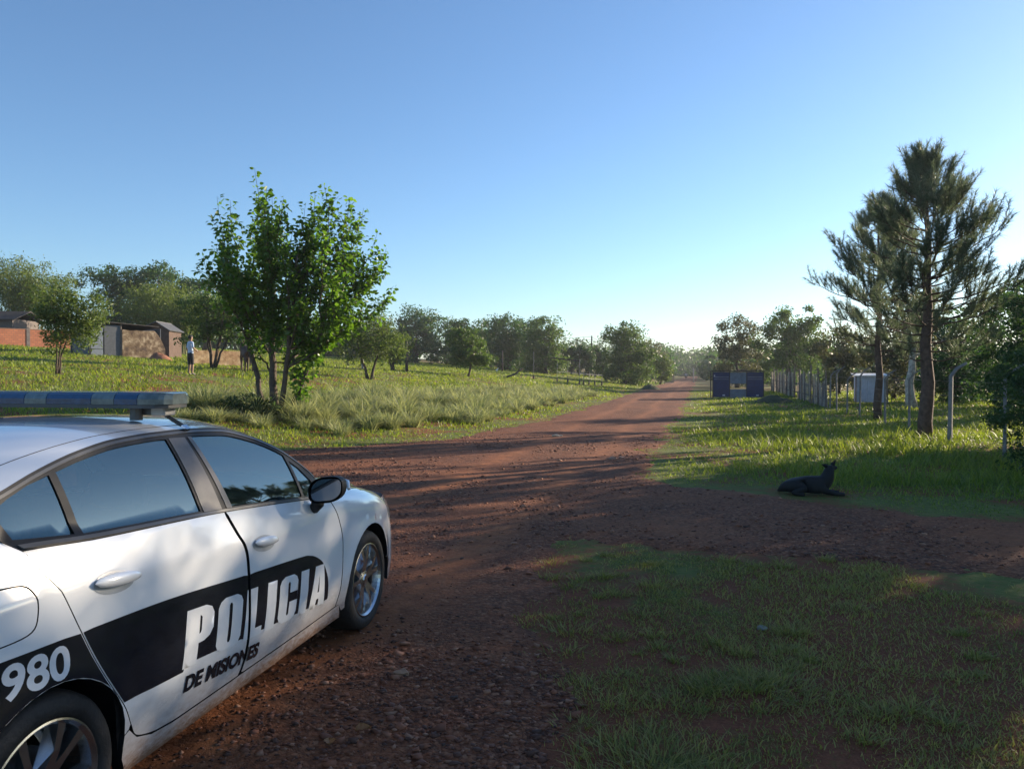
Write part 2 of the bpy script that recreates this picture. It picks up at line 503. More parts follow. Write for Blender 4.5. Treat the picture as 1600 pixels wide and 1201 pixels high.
# ------------------------------------------------------------------ grass
def blades(x, y, z, h, w, lean, seg=2, rng=RNG, droop=0.5, az=None, az_bias=None):
    """curved grass blades as arrays: returns V (n*k,3), F"""
    n = len(x)
    a = rng.random(n) * 2 * np.pi if az is None else az
    d = np.stack([np.cos(a), np.sin(a)], 1)               # lean direction
    s = np.stack([-np.sin(a), np.cos(a)], 1)               # width direction
    tw = rng.normal(0, 0.6, n)
    s = np.stack([s[:, 0] * np.cos(tw) - s[:, 1] * np.sin(tw), s[:, 0] * np.sin(tw) + s[:, 1] * np.cos(tw)], 1)
    P = []
    ts = np.linspace(0, 1, seg + 1)
    for t in ts[:-1]:
        out = lean * h * (t ** 1.6)
        up = h * (t - droop * lean * t ** 2.4 * 0.55)
        ww = w * (1 - t * 0.55)
        for sg in (-1, 1):
            P.append(np.stack([x + d[:, 0] * out + sg * s[:, 0] * ww / 2, y + d[:, 1] * out + sg * s[:, 1] * ww / 2, z + up], 1))
    out = lean * h; up = h * (1 - droop * lean * 0.55)
    P.append(np.stack([x + d[:, 0] * out, y + d[:, 1] * out, z + up], 1))
    k = len(P)
    V = np.stack(P, 1).reshape(-1, 3)
    b = np.arange(n)[:, None] * k
    Q = []
    T = []
    for i in range(seg - 1):
        Q.append(b + np.array([[2 * i, 2 * i + 1, 2 * i + 3, 2 * i + 2]]))
    T.append(b + np.array([[2 * (seg - 1), 2 * (seg - 1) + 1, 2 * seg]]))
    F = ([np.concatenate(Q)] if Q else []) + [np.concatenate(T)]
    return V, F

def join_vf(parts):
    V = []; Q = []; T = []; n = 0
    for v, fs in parts:
        for f in fs:
            (Q if f.shape[1] == 4 else T).append(f + n)
        V.append(v); n += len(v)
    return np.concatenate(V), ([np.concatenate(Q)] if Q else []) + ([np.concatenate(T)] if T else [])

GRASS_SHORT = leaf_mat('short_grass', (0.100, 0.130, 0.028), (0.380, 0.330, 0.120), trans=0.38, tint=(1.0, 1.05, 0.5), pscale=0.7)
GRASS_FIELD = leaf_mat('field_grass', (0.070, 0.125, 0.020), (0.250, 0.310, 0.065), trans=0.45, tint=(1.1, 1.05, 0.40), pscale=0.35)
GRASS_TALL = leaf_mat('tall_grass_blades', (0.120, 0.170, 0.060), (0.420, 0.420, 0.240), trans=0.42, tint=(1.0, 1.0, 0.65), pscale=0.6)

def make_grass():
    # the worn lawn in the foreground
    parts = []
    x, y, r = polar_points(190000, 2.4, 9.5, -14, 56, 1.0)
    sd = road_in(x, y)
    dens = np.clip(0.45 + 2.2 * fbm(x * 0.8, y * 0.8, 41) + 1.3 * fbm(x * 4, y * 4, 42, 2), 0.02, 1) * np.clip(0.45 + 0.9 * (-sd), 0.3, 1)
    dens *= np.clip(1.15 - 0.28 * (x - 1.2) * (y < 5.6) + 0.25 * (y > 5.6), 0.35, 1.2)
    # bare strip round (1.1,4.6) and threadbare lower right
    dens *= 1 - 0.75 * np.exp(-(((x - 0.75) / 0.6) ** 2 + ((y - 4.75) / 0.42) ** 2))
    keep = (sd < 0.04) & (y < 9.2) & (RNG.random(len(x)) < dens)
    x, y, r, sd = x[keep], y[keep], r[keep], sd[keep]
    n = len(x)
    h = (0.010 + 0.016 * RNG.exponential(1.0, n).clip(0, 2.75) + 0.03 * np.clip(fbm(x * 1.7, y * 1.7, 44), 0, 1)) * np.clip(0.6 - sd * 1.5, 0.6, 1.0)
    for cx, cy, rad, hh in ((1.30, 4.15, 0.24, 0.02), (0.62, 3.35, 0.28, 0.03)):
        h = h + hh * np.exp(-(((x - cx) ** 2 + (y - cy) ** 2) / rad ** 2)) * (0.5 + RNG.random(n) * 0.7)
    parts.append(blades(x, y, ground_z(x, y) - 0.004, h, 0.0035 + 0.0007 * r, 0.3 + 0.9 * RNG.random(n), seg=2))
    # extra blades in the lusher tufts
    tufts = [(1.30, 4.15, 0.20, 0.09, 520), (1.45, 4.30, 0.16, 0.07, 330), (1.10, 4.24, 0.12, 0.06, 240), (1.60, 4.10, 0.12, 0.05, 200), (0.62, 3.35, 0.22, 0.09, 620), (0.45, 3.05, 0.20, 0.08, 420), (0.85, 3.2, 0.14, 0.06, 500)]
    for k in range(170):                                     # scattered weeds and coarser tufts
        tx, ty, tr = polar_points(1, 2.8, 9.0, -8, 40)
        if road_in(tx, ty)[0] < -0.05: tufts.append((tx[0], ty[0], 0.03 + 0.07 * RNG.random(), 0.03 + 0.06 * RNG.random(), int(40 + 110 * RNG.random())))
    for cx, cy, rad, hh, m in tufts:
        a = RNG.random(m) * 6.283; q = rad * RNG.random(m) ** 0.8 * 1.4
        xx = cx + q * np.cos(a) * 1.25; yy = cy + q * np.sin(a)
        parts.append(blades(xx, yy, ground_z(xx, yy) - 0.004, hh * (0.25 + 0.95 * RNG.random(m)), np.full(m, 0.0045) + 0.003 * RNG.random(m), 0.4 + 1.0 * RNG.random(m), seg=3, az=a + RNG.normal(0, 0.7, m)))
    V, F = join_vf(parts)
    tag(link('lawn_grass', np_mesh('lawn_grass', V, F), GRASS_SHORT), 'worn short grass of the shaded lawn in front of the cross track', 'grass', kind='stuff')
    # the verge right of the road
    x, y, r = polar_points(165000, 8.5, 75, 2, 46, 1.5)
    sd = road_in(x, y)
    keep = (sd < 0.05) & (y > 8.3) & (road_s(x, y) < 1.5)
    x, y, r, sd = x[keep], y[keep], r[keep], sd[keep]
    n = len(x)
    edge = np.clip((-sd - 0.3) / 2.2, 0, 1)
    h = (0.035 + 0.045 * RNG.exponential(1.0, n).clip(0, 3)) * (0.40 + 0.9 * edge) * (1 + 1.6 * np.clip(fbm(x * 0.6, y * 0.6, 51), -0.3, 0.6))
    h = np.where((x > 4.6) & (y < 24), h * 1.5, h)
    h = h * np.clip(1.0 - (y < 11.6) * 0.55, 0.4, 1)
    V, F = blades(x, y, ground_z(x, y) - 0.01, h, 0.004 + 0.0009 * r, 0.35 + 0.9 * RNG.random(n), seg=2)
    tag(link('verge_grass', np_mesh('verge_grass', V, F), GRASS_FIELD), 'green roadside grass and weeds right of the dirt road', 'grass', kind='stuff')
    # the rising field on the left
    x, y, r = polar_points(155000, 15, 130, -46, 14, 1.35)
    sd = road_in(x, y)
    keep = (sd < 0.05) & (road_s(x, y) > 1.5)
    x, y, r, sd = x[keep], y[keep], r[keep], sd[keep]
    n = len(x)
    edge = np.clip((-sd - 0.2) / 2.5, 0, 1)
    h = (0.06 + 0.09 * RNG.random(n)) * (0.45 + 0.75 * edge) * (1 + 1.5 * np.clip(fbm(x * 0.4, y * 0.4, 61), -0.35, 0.6))
    V, F = blades(x, y, ground_z(x, y) - 0.01, h, 0.005 + 0.0012 * r, 0.3 + 0.8 * RNG.random(n), seg=2)
    tag(link('field_grass', np_mesh('field_grass', V, F), GRASS_FIELD), 'sunlit rough grass covering the rising field on the left', 'grass', kind='stuff')
    # pale arching tussocks along the left verge
    parts = []
    T = []
    for k in range(300):
        t = RNG.random() ** 1.2
        yy = 21.5 + 33 * t
        ss = 4.2 + 6.5 * RNG.random() * (1 - 0.35 * t) + (1.2 if yy < 25 else 0)
        xx = 3.75 + 0.243 * (yy - 28) - ss / 0.972
        T.append((xx, yy, 0.35 + 0.60 * RNG.random() ** 1.3 + (0.30 if ss > 6 and yy < 34 and RNG.random() < 0.5 else 0)))
    for k in range(60):                                     # thinner stand round the tree and by the road
        yy = 19.5 + 6 * RNG.random(); ss = 6.0 + 5.5 * RNG.random()
        T.append((3.75 + 0.243 * (yy - 28) - ss / 0.972, yy, 0.35 + 0.3 * RNG.random()))
    for xx, yy, hh in T:
        m = int(150 * (1.25 if yy < 32 else 0.8))
        a = RNG.random(m) * 6.283
        q = 0.20 * np.sqrt(RNG.random(m))
        bx = xx + q * np.cos(a); by = yy + q * np.sin(a)
        wind = a + RNG.normal(0, 0.5, m)
        hv = hh * (0.55 + 0.6 * RNG.random(m))
        parts.append(blades(bx, by, ground_z(bx, by) - 0.02, hv, 0.007 + 0.0004 * yy + 0.005 * RNG.random(m), 0.35 + 1.0 * RNG.random(m), seg=3, az=wind, droop=0.95))
    V, F = join_vf(parts)
    tag(link('tall_grass', np_mesh('tall_grass', V, F), GRASS_TALL), 'pale feathery tall grass in tussocks along the left roadside', 'grass', kind='stuff')
make_grass()

# ------------------------------------------------------------------ trees
def unit(v): return v / np.maximum(np.linalg.norm(v, axis=-1, keepdims=True), 1e-9)

def leaf_quads(P, size, rng, up=0.5, aspect=0.55, outward=None, fold=0.18, along=None):
    """one folded, pointed leaf at each point P"""
    n = len(P)
    nrm = rng.normal(size=(n, 3)) + np.array([0, 0, up])
    if outward is not None: nrm = nrm + outward * 0.6
    nrm = unit(nrm)
    t = rng.normal(size=(n, 3)) if along is None else along + rng.normal(0, 0.45, (n, 3))
    t = unit(t - nrm * (t * nrm).sum(1, keepdims=True))
    b = np.cross(nrm, t)
    L = size * (0.7 + 0.6 * rng.random(n))[:, None]
    W = L * aspect
    base = P - t * L * 0.5
    V = np.stack([base, base + t * L * 0.42 + b * W * 0.5 + nrm * W * fold, base + t * L, base + t * L * 0.42 - b * W * 0.5 + nrm * W * fold], 1)
    i = np.arange(n)[:, None] * 4
    F = np.concatenate([i + np.array([[0, 1, 2]]), i + np.array([[0, 2, 3]])])
    return V.reshape(-1, 3), [F]

def curve_pts(a, b, sag, n, rng, wob=0.04):
    a = np.asarray(a, float); b = np.asarray(b, float)
    t = np.linspace(0, 1, n)[:, None]
    mid = (a + b) / 2 + np.asarray(sag, float)
    p = (1 - t) ** 2 * a + 2 * t * (1 - t) * mid + t * t * b
    w = rng.normal(0, wob, (n, 3)) * np.linalg.norm(b - a) * 0.5
    w[0] = 0; w[-1] = 0
    return p + w

def sample_crown(ells, n, rng, inner=0.45):
    vol = np.array([e[3] * e[4] * e[5] for e in ells]); vol = vol / vol.sum()
    k = rng.choice(len(ells), n, p=vol)
    E = np.array(ells)[k]
    d = unit(rng.normal(size=(n, 3)))
    r = inner + (1 - inner) * rng.random(n) ** 0.7
    return E[:, :3] + d * E[:, 3:] * r[:, None], d

def broadleaf(name, x, y, ells, trunk_r, mat, label, cat='tree', group=None, clumps=70, per=90, leaf=0.22, clump_r=0.5, trunks=1,
              seed=1, bark=None, limbs=12, aspect=0.55, spread=0.25, up=0.5, flat=0.75, twigs=True, z0=None, split=0.35):
    rng = np.random.default_rng(seed)
    z = gz(x, y) if z0 is None else z0
    t = thing(name, (x, y, z - 0.03), label, cat, group)
    C, D = sample_crown(ells, clumps, rng)
    ells_a = np.array(ells)
    top = max(e[2] + e[5] for e in ells); cen = ells_a[:, :3].mean(0)
    mb = MB()
    stems = []
    for k in range(trunks):
        a = 2 * math.pi * (k + rng.random() * 0.5) / trunks
        b0 = np.array([math.cos(a), math.sin(a), 0]) * (trunk_r * 1.3 if trunks > 1 else 0)
        tip = cen + np.array([math.cos(a) * spread * top if trunks > 1 else rng.normal(0, 0.1), math.sin(a) * spread * top if trunks > 1 else rng.normal(0, 0.1), 0.18 * top])
        pts = curve_pts(b0, tip, rng.normal(0, 0.05 * top, 3) * [1, 1, 0.3], 9, rng, 0.02)
        r = trunk_r * np.linspace(1, 0.30, 9); r[0] *= 1.35
        mb.tube(pts, list(r), 8)
        stems.append((pts, r))
    order = rng.permutation(clumps)
    for j, ci in enumerate(order):
        big = j < limbs
        if not big and not twigs: break
        pts, r = stems[j % len(stems)]
        c = C[ci]
        ok = [i for i in range(2, 9) if pts[i][2] < c[2] + 0.15 * top] or [2]
        i = min(ok, key=lambda q: np.linalg.norm(pts[q] - c) - 0.3 * pts[q][2] * (rng.random() - 0.2))
        if pts[i][2] < split * cen[2]: i = min(i + 2, 8)
        q = curve_pts(pts[i], c, (0, 0, 0.10 * np.linalg.norm(c - pts[i]) * (1 if rng.random() < 0.6 else -0.5)), 6 if big else 4, rng, 0.06)
        rr = (r[i] * 0.55 if big else trunk_r * 0.16)
        mb.tube(q, list(rr * np.linspace(1, 0.25, len(q))), 5 if big else 3, cap=False)
    mb.build('trunk', bark or BARK, t, smooth=True)
    n = clumps * per
    ci = np.repeat(np.arange(clumps), per)
    cs = clump_r * (0.6 + 0.8 * rng.random(clumps))
    off = rng.normal(size=(n, 3)) * 0.52
    rad = np.linalg.norm(off, axis=1, keepdims=True)
    off = off * np.minimum(1.0, 1.15 / np.maximum(rad, 1e-6))
    P = C[ci] + off * cs[ci][:, None] * np.array([1, 1, flat])
    V, F = leaf_quads(P, leaf, rng, up=up, aspect=aspect, outward=unit(off))
    link('crown', np_mesh('crown', V, F), mat, t)
    return t

def cyl_ell(cx, cy, cz, rx, rz, ry=None): return (cx, cy, cz, rx, ry or rx, rz)

L_MAIN = leaf_mat('mulberry_leaf', (0.030, 0.085, 0.014), (0.115, 0.210, 0.032), trans=0.52, tint=(1.2, 1.2, 0.4), pscale=0.9, rough=0.38, spec=0.5)
L_DARK = leaf_mat('dark_leaf', (0.020, 0.058, 0.018), (0.068, 0.135, 0.034), trans=0.38, pscale=0.35)
L_MID = leaf_mat('mid_leaf', (0.032, 0.072, 0.018), (0.105, 0.165, 0.034), trans=0.42, pscale=0.4)
L_LIGHT = leaf_mat('light_leaf', (0.050, 0.090, 0.022), (0.135, 0.185, 0.045), trans=0.42, pscale=0.6)
L_OLIVE = leaf_mat('olive_leaf', (0.055, 0.065, 0.030), (0.125, 0.125, 0.060), trans=0.35, pscale=0.5)
L_BAMB = leaf_mat('bamboo_leaf', (0.050, 0.090, 0.018), (0.150, 0.195, 0.045), trans=0.45, pscale=0.4)
L_PINE = leaf_mat('pine_needle', (0.062, 0.098, 0.056), (0.175, 0.210, 0.130), trans=0.34, tint=(1, 1, 0.8), pscale=0.8)
L_SHRUB = leaf_mat('shrub_leaf', (0.022, 0.050, 0.016), (0.075, 0.120, 0.034), trans=0.36, pscale=0.8)

def main_tree():
    """the leafy tree with several stems by the left roadside"""
    rng = np.random.default_rng(5)
    x, y = -6.75, 22.0
    z = gz(x, y)
    t = thing('broadleaf_tree', (x, y, z - 0.03), 'tall leafy tree with several stems and upright shoots behind the police car', 'tree')
    mb = MB(); leafP = []; leafD = []
    base = [(-0.32, 0.1), (0.0, 0.0), (0.12, -0.12), (0.34, 0.05), (-0.15, 0.2)]
    tips = [(-1.0, 0.2, 3.9), (-0.15, 0.1, 4.9), (0.75, -0.4, 4.6), (1.5, 0.2, 3.9), (-0.45, 0.9, 4.2)]
    rads = [0.085, 0.11, 0.075, 0.07, 0.06]
    stems = []
    for b, tp, r in zip(base, tips, rads):
        p = curve_pts((b[0], b[1], 0), tp, (0.12 * tp[0], 0.1, -0.25), 10, rng, 0.015)
        rr = r * np.linspace(1.15, 0.42, 10)
        mb.tube(p, list(rr), 8)
        stems.append((p, rr))
    # boughs: tip positions follow the outline of the crown (x across, z up)
    tips2 = [(-0.45, 6.25), (-0.95, 5.95), (-1.3, 5.65), (-1.42, 4.9), (-1.7, 4.55), (-1.2, 3.85), (-0.75, 3.3), (0.0, 5.9), (0.35, 5.5), (0.75, 5.4), (1.1, 5.9), (1.65, 5.95), (2.05, 5.75), (2.35, 5.45),
             (2.55, 4.9), (2.7, 4.2), (3.05, 3.35), (2.3, 2.9), (1.85, 2.65), (1.3, 2.25), (-0.2, 5.2), (-0.7, 4.9), (0.5, 4.7), (1.1, 4.9), (1.7, 4.8), (2.0, 4.3), (0.0, 4.2), (0.6, 3.9), (1.2, 3.9), (1.8, 3.5), (-0.5, 3.9),
             (0.2, 3.3), (0.8, 3.0), (1.4, 3.0), (-0.4, 3.0), (-0.9, 4.3), (0.1, 2.5), (0.7, 2.3), (-0.75, 2.35), (0.3, 3.7), (1.4, 4.3), (-0.2, 4.6), (0.9, 3.4)]
    boughs = []
    for k, (bx, bz) in enumerate(tips2):
        for rep in range(1 if k % 5 in (1, 3) else 2):
            by = rng.normal(0, 0.95 if rep else 0.6)
            tip = np.array([bx + rng.normal(0, 0.15 * rep), by, bz + rng.normal(0, 0.15 * rep) - 0.25 * rep])
            s, rr = min(stems, key=lambda q: abs(q[0][-1][0] - tip[0] * 0.7) + rng.random() * 0.5)
            i = int(np.clip(np.searchsorted(s[:, 2], tip[2] * 0.5), 3, 9))
            q = curve_pts(s[i], tip, (0, 0, -0.10 * (tip[2] - s[i][2]) + 0.05), 9, rng, 0.03)
            mb.tube(q, list(0.034 * np.linspace(1.0, 0.16, 9)), 5, cap=False)
            boughs.append(q)
    shoots = []
    for q in boughs:
        L = np.linalg.norm(q[-1] - q[0])
        for k in range(13):
            f = 0.40 + 0.60 * (k / 12) ** 0.8
            j = f * 8; i0 = min(int(j), 7); p0 = q[i0] + (q[i0 + 1] - q[i0]) * (j - i0)
            d = unit(q[min(i0 + 1, 8)] - q[i0])
            dirv = unit(d * 0.75 + rng.normal(0, 0.55, 3) + np.array([0, 0, 0.28]))
            ln = 0.28 + 0.30 * rng.random()
            if k == 12: dirv = unit(d + np.array([0, 0, 0.7]) + rng.normal(0, 0.12, 3)); ln = 0.45 + 0.40 * rng.random()
            sh = curve_pts(p0, p0 + dirv * ln, (0, 0, -0.03), 5, rng, 0.02)
            mb.tube(sh, list(0.009 * np.linspace(1, 0.4, 5)), 3, cap=False)
            shoots.append(sh)
    for k in range(26):                                      # leafy sprouts on the right-hand stem
        f = rng.random(); s = stems[3][0]; i = int(f * 6)
        p0 = s[i]; dirv = unit(rng.normal(0, 1, 3) * [1, 1, 0.5] + [0, 0, 0.3])
        sh = curve_pts(p0, p0 + dirv * 0.4, (0, 0, 0.02), 5, rng, 0.02); shoots.append(sh)
        mb.tube(sh, list(0.007 * np.linspace(1, 0.4, 5)), 3, cap=False)
    mb.build('trunk', BARK, t, smooth=True)
    for sh in shoots:
        d = unit(sh[-1] - sh[0])
        for m in range(17):
            f = 0.08 + 0.92 * m / 16
            j = f * 4; i0 = min(int(j), 3); p = sh[i0] + (sh[i0 + 1] - sh[i0]) * (j - i0)
            a = unit(np.cross(d, rng.normal(size=3)))
            leafP.append(p + a * 0.075); leafD.append(unit(a + d * 0.35 + np.array([0, 0, -0.25])))
    P = np.array(leafP); A = np.array(leafD)
    n = len(P)
    nrm = unit(rng.normal(0, 0.6, (n, 3)) + np.array([0, 0, 0.8]))
    tt = unit(A - nrm * (A * nrm).sum(1, keepdims=True)); b = np.cross(nrm, tt)
    L = (0.138 * (0.65 + 0.6 * rng.random(n)))[:, None]; W = L * 0.78
    b0 = P
    V = np.stack([b0, b0 + tt * L * 0.22 + b * W * 0.42 + nrm * W * 0.10, b0 + tt * L * 0.60 + b * W * 0.40 + nrm * W * 0.06, b0 + tt * L - nrm * L * 0.15,
                  b0 + tt * L * 0.60 - b * W * 0.40 + nrm * W * 0.06, b0 + tt * L * 0.22 - b * W * 0.42 + nrm * W * 0.10], 1).reshape(-1, 3)
    i = np.arange(n)[:, None] * 6
    F = [np.concatenate([i + np.array([[0, 1, 2, 3]]), i + np.array([[0, 3, 4, 5]])])]
    link('crown', np_mesh('crown', V, F), L_MAIN, t)
main_tree()

def pine(x, y, h, seed, label, dens=1.0, bare=0.25, rad=0.19, width=2.3, tilt=0.0):
    rng = np.random.default_rng(seed)
    t = thing('pine_tree', (x, y, gz(x, y) - 0.03), label, 'pine tree', 'pines by the wire fence')
    mb = MB()
    trunk = np.array([[tilt * (k / 14) ** 1.3 + 0.03 * math.sin(k * 1.7 + seed), 0.03 * math.cos(k * 1.1), h * k / 14] for k in range(15)])
    mb.tube(trunk, list(rad * (np.linspace(1, 0, 15) ** 0.85 * 0.92 + 0.08)), 9)
    tuftP = []; tuftD = []; tuftL = []
    nw = int(24 * dens)
    for w in range(nw):
        f = bare + (1 - bare) * ((w + 0.4 * rng.random()) / nw)
        zc = h * f
        base = trunk[min(int(f * 14), 13)] + (trunk[min(int(f * 14) + 1, 14)] - trunk[min(int(f * 14), 13)]) * (f * 14 - int(f * 14))
        prof = np.interp(f, [bare, bare + 0.12, 0.55, 0.75, 0.9, 1.0], [0.60, 0.95, 1.0, 0.66, 0.36, 0.10])
        for k in range(4 if f > bare + 0.1 else 3):
            a = rng.random() * 6.283
            ln = width * prof * (0.65 + 0.5 * rng.random())
            rise = np.interp(f, [bare, 0.6, 0.85, 1.0], [0.12, 0.38, 0.62, 0.9]) * ln
            d = np.array([math.cos(a), math.sin(a), 0])
            end = base + d * ln + np.array([0, 0, rise])
            q = curve_pts(base, end, (0, 0, -0.16 * ln), 8, rng, 0.02)
            mb.tube(q, list((0.012 + 0.016 * prof) * np.linspace(1, 0.3, 8)), 4, cap=False)
            low = f < bare + 0.13
            for s in range(4 if low else 9):
                g = 0.50 + 0.50 * rng.random()
                j = g * 7; i0 = min(int(j), 6); p0 = q[i0] + (q[i0 + 1] - q[i0]) * (j - i0)
                dd = unit(unit(q[i0 + 1] - q[i0]) * 0.7 + rng.normal(0, 0.38, 3) + np.array([0, 0, 0.75]))
                sl = 0.26 + 0.36 * rng.random()
                e = p0 + dd * sl + np.array([0, 0, 0.10])
                mb.tube([p0, (p0 + e) / 2 - np.array([0, 0, 0.02]), e], [0.008, 0.006, 0.004], 3, cap=False)
                tuftP.append((p0 + e) / 2); tuftD.append(unit(e - p0)); tuftL.append(sl)
            tuftP.append(q[-1]); tuftD.append(unit(q[-1] - q[-2] + np.array([0, 0, 0.1]))); tuftL.append(0.45)
    for k in range(14):                                      # the bunch of candles at the top
        a = rng.random() * 6.283; l = 0.35 + 0.5 * rng.random()
        d = unit(np.array([math.cos(a) * 0.35, math.sin(a) * 0.35, 1]))
        b = trunk[-1] - np.array([0, 0, 0.9 * rng.random()]); e = b + d * l
        mb.tube([b, e], [0.012, 0.007], 4, cap=False)
        tuftP.append((b + e) / 2); tuftD.append(d); tuftL.append(l)
    mb.build('trunk', PINE_BARK, t, smooth=True)
    P = np.array(tuftP); D = np.array(tuftD); SL = np.array(tuftL)
    per = 105
    ci = np.repeat(np.arange(len(P)), per); n = len(ci)
    pos = P[ci] + D[ci] * ((rng.random(n) - 0.45) * SL[ci] * 1.1)[:, None]
    a = unit(rng.normal(size=(n, 3)) * 0.75 + D[ci] * 1.3 + np.array([0, 0, 0.12]))
    L = (0.14 + 0.11 * rng.random(n))[:, None]
    s = unit(np.cross(a, rng.normal(size=(n, 3)))) * 0.0055
    tip = pos + a * L - np.array([0, 0, 0.03])
    V = np.stack([pos - s, pos + s, tip], 1).reshape(-1, 3)
    F = [np.arange(3 * n).reshape(-1, 3)]
    # the pale candles standing above the shoots
    link('crown', np_mesh('crown', V, F), L_PINE, t)
    return t
pine(10.75, 20.0, 6.95, 3, 'tall pine with thick trunk standing nearest the bent fence post', width=1.95, bare=0.30)
pine(13.3, 28.0, 7.6, 9, 'slimmer pine left of the tall pine, trunk in front of the white shed', width=2.1, bare=0.30, rad=0.15)

def bamboo(x, y, h, spread, seed, label, culms=26, per=150, leaf=0.30):
    rng = np.random.default_rng(seed)
    t = thing('bamboo_clump', (x, y, gz(x, y) - 0.03), label, 'bamboo', 'bamboo clumps on the left')
    mb = MB(); P = []; D = []
    for k in range(culms):
        a = rng.random() * 6.283; b = np.array([math.cos(a), math.sin(a), 0])
        s = b * spread * 0.25 * rng.random()
        hh = h * (0.6 + 0.4 * rng.random())
        out = spread * (0.25 + 0.85 * rng.random())
        e = s + b * out + np.array([0, 0, hh * (1 - 0.15 * out / spread)])
        q = curve_pts(s, e, b * -0.25 * out + np.array([0, 0, 0.22 * hh]), 12, rng, 0.008)
        mb.tube(q, list(0.05 * np.linspace(1, 0.15, 12)), 5, cap=False)
        f = 0.28 + 0.72 * rng.random(per) ** 0.8
        j = f * 11; i0 = np.minimum(j.astype(int), 10)
        p = q[i0] + (q[i0 + 1] - q[i0]) * (j - i0)[:, None]
        o = rng.normal(0, 1, (per, 3)) * [0.42, 0.42, 0.30]
        P.append(p + o - np.array([0, 0, 0.12])); D.append(unit(o + np.array([0, 0, -0.55])))
    mb.build('culms', plain('bamboo_culm', (0.16, 0.16, 0.06), 0.5), t, smooth=True)
    V, F = leaf_quads(np.concatenate(P), leaf, rng, up=0.2, aspect=0.28, along=np.concatenate(D))
    link('crown', np_mesh('crown', V, F), L_BAMB, t)
    return t

# ---- left of the road
bamboo(-46.5, 74, 9.4, 4.2, 21, 'arching bamboo clump at the far left above the brick wall', culms=46, per=330)
bamboo(-33.5, 74, 7.6, 3.4, 22, 'feathery bamboo clump behind the grey shed', culms=40, per=300)
bamboo(-30.2, 70, 6.6, 2.6, 23, 'smaller bamboo clump between the shed and the roadside tree', culms=30, per=260)
BT = 'broadleaf_tree'
broadleaf(BT, -50.5, 98, [cyl_ell(0, 0, 7.4, 4.45, 2.6), cyl_ell(2.2, 0, 5.8, 2.96, 2.4), cyl_ell(0, 0, 3.0, 4.10, 2.4)], 0.35, L_DARK, 'dark round tree on the skyline left of the bamboo', group='dark trees on the left skyline', clumps=81, per=126, leaf=0.34, clump_r=1.16, seed=31)
broadleaf(BT, -44.5, 99, [cyl_ell(0, 0, 8.6, 3.42, 2.2), cyl_ell(0, 0, 5.6, 3.42, 2.6), cyl_ell(0, 0, 2.6, 3.88, 2.2)], 0.35, L_DARK, 'dark tree with domed top at the middle of the left skyline', group='dark trees on the left skyline', clumps=81, per=126, leaf=0.34, clump_r=1.10, seed=32)
broadleaf(BT, -39.0, 98, [cyl_ell(0, 0, 7.4, 3.65, 2.9), cyl_ell(0, 0, 4.4, 3.88, 2.4)], 0.35, L_DARK, 'dark tree on the left skyline just left of the roadside tree', group='dark trees on the left skyline', clumps=60, per=126, leaf=0.34, clump_r=1.10, seed=33)
broadleaf('sapling_tree', -15.9, 27.0, [cyl_ell(-0.2, 0, 2.35, 0.80, 0.75), cyl_ell(0.75, 0, 2.2, 1.0, 0.60), cyl_ell(0.5, 0, 1.55, 1.0, 0.55), cyl_ell(-0.2, 0, 0.95, 0.25, 0.4)], 0.035, L_LIGHT,
          'slender young tree with drooping leaves in front of the brick wall', clumps=84, per=64, leaf=0.18, clump_r=0.32, trunks=3, seed=34, aspect=0.26, spread=0.12, up=0.1, flat=1.1)
broadleaf('small_tree', -15.9, 41, [cyl_ell(0.3, 0, 2.9, 1.9, 1.3), cyl_ell(1.6, 0, 2.4, 1.6, 1.1), cyl_ell(-0.8, 0, 2.0, 1.1, 0.8)], 0.07, L_MID, 'small spreading tree with forked stems beside the standing person', clumps=80, per=80, leaf=0.17, clump_r=0.45, trunks=5, seed=35, spread=0.22)
broadleaf('small_tree', -8.3, 45, [cyl_ell(0.1, 0, 2.6, 1.55, 1.35), cyl_ell(1.0, 0, 1.9, 1.2, 0.9), cyl_ell(-1.0, 0, 2.0, 1.2, 1.0)], 0.09, L_LIGHT, 'pale willow-like small tree just right of the roadside tree', clumps=70, per=75, leaf=0.22, clump_r=0.5, trunks=2, seed=36, aspect=0.28, up=0.1, flat=1.1)
broadleaf('small_tree', -9.6, 62, [cyl_ell(0, 0, 1.9, 1.5, 1.1)], 0.08, L_LIGHT, 'low pale bush at the field edge behind the willow-like tree', cat='bush', clumps=36, per=60, leaf=0.24, clump_r=0.5, trunks=3, seed=46)
broadleaf(BT, -14.2, 114, [cyl_ell(0, 0, 6.2, 2.96, 2.3), cyl_ell(1.2, 0, 4.4, 3.31, 2.4), cyl_ell(-1.6, 0, 3.6, 2.62, 1.7), cyl_ell(0.2, 0, 1.9, 3.65, 1.6)], 0.3, L_DARK, 'dark tree with open top across the field, behind the lone field post', group='trees across the field', clumps=86, per=114, leaf=0.33, clump_r=1.04, seed=37)
broadleaf(BT, -6.6, 118, [cyl_ell(0, 0, 6.0, 2.74, 2.1), cyl_ell(0.8, 0, 3.9, 3.76, 2.4), cyl_ell(-2, 0, 3.5, 2.51, 2.0), cyl_ell(0.2, 0, 1.8, 3.88, 1.6)], 0.3, L_DARK, 'dark knobbly tree across the field behind the small pale tree', group='trees across the field', clumps=86, per=114, leaf=0.33, clump_r=1.04, seed=38)
broadleaf('small_tree', -3.7, 65, [cyl_ell(0, 0, 2.7, 1.7, 1.4), cyl_ell(0.3, 0, 1.6, 2.0, 0.9)], 0.09, L_MID, 'small fresh green tree in the field behind the tall grass', clumps=80, per=80, leaf=0.22, clump_r=0.5, seed=39, trunks=2, spread=0.12)
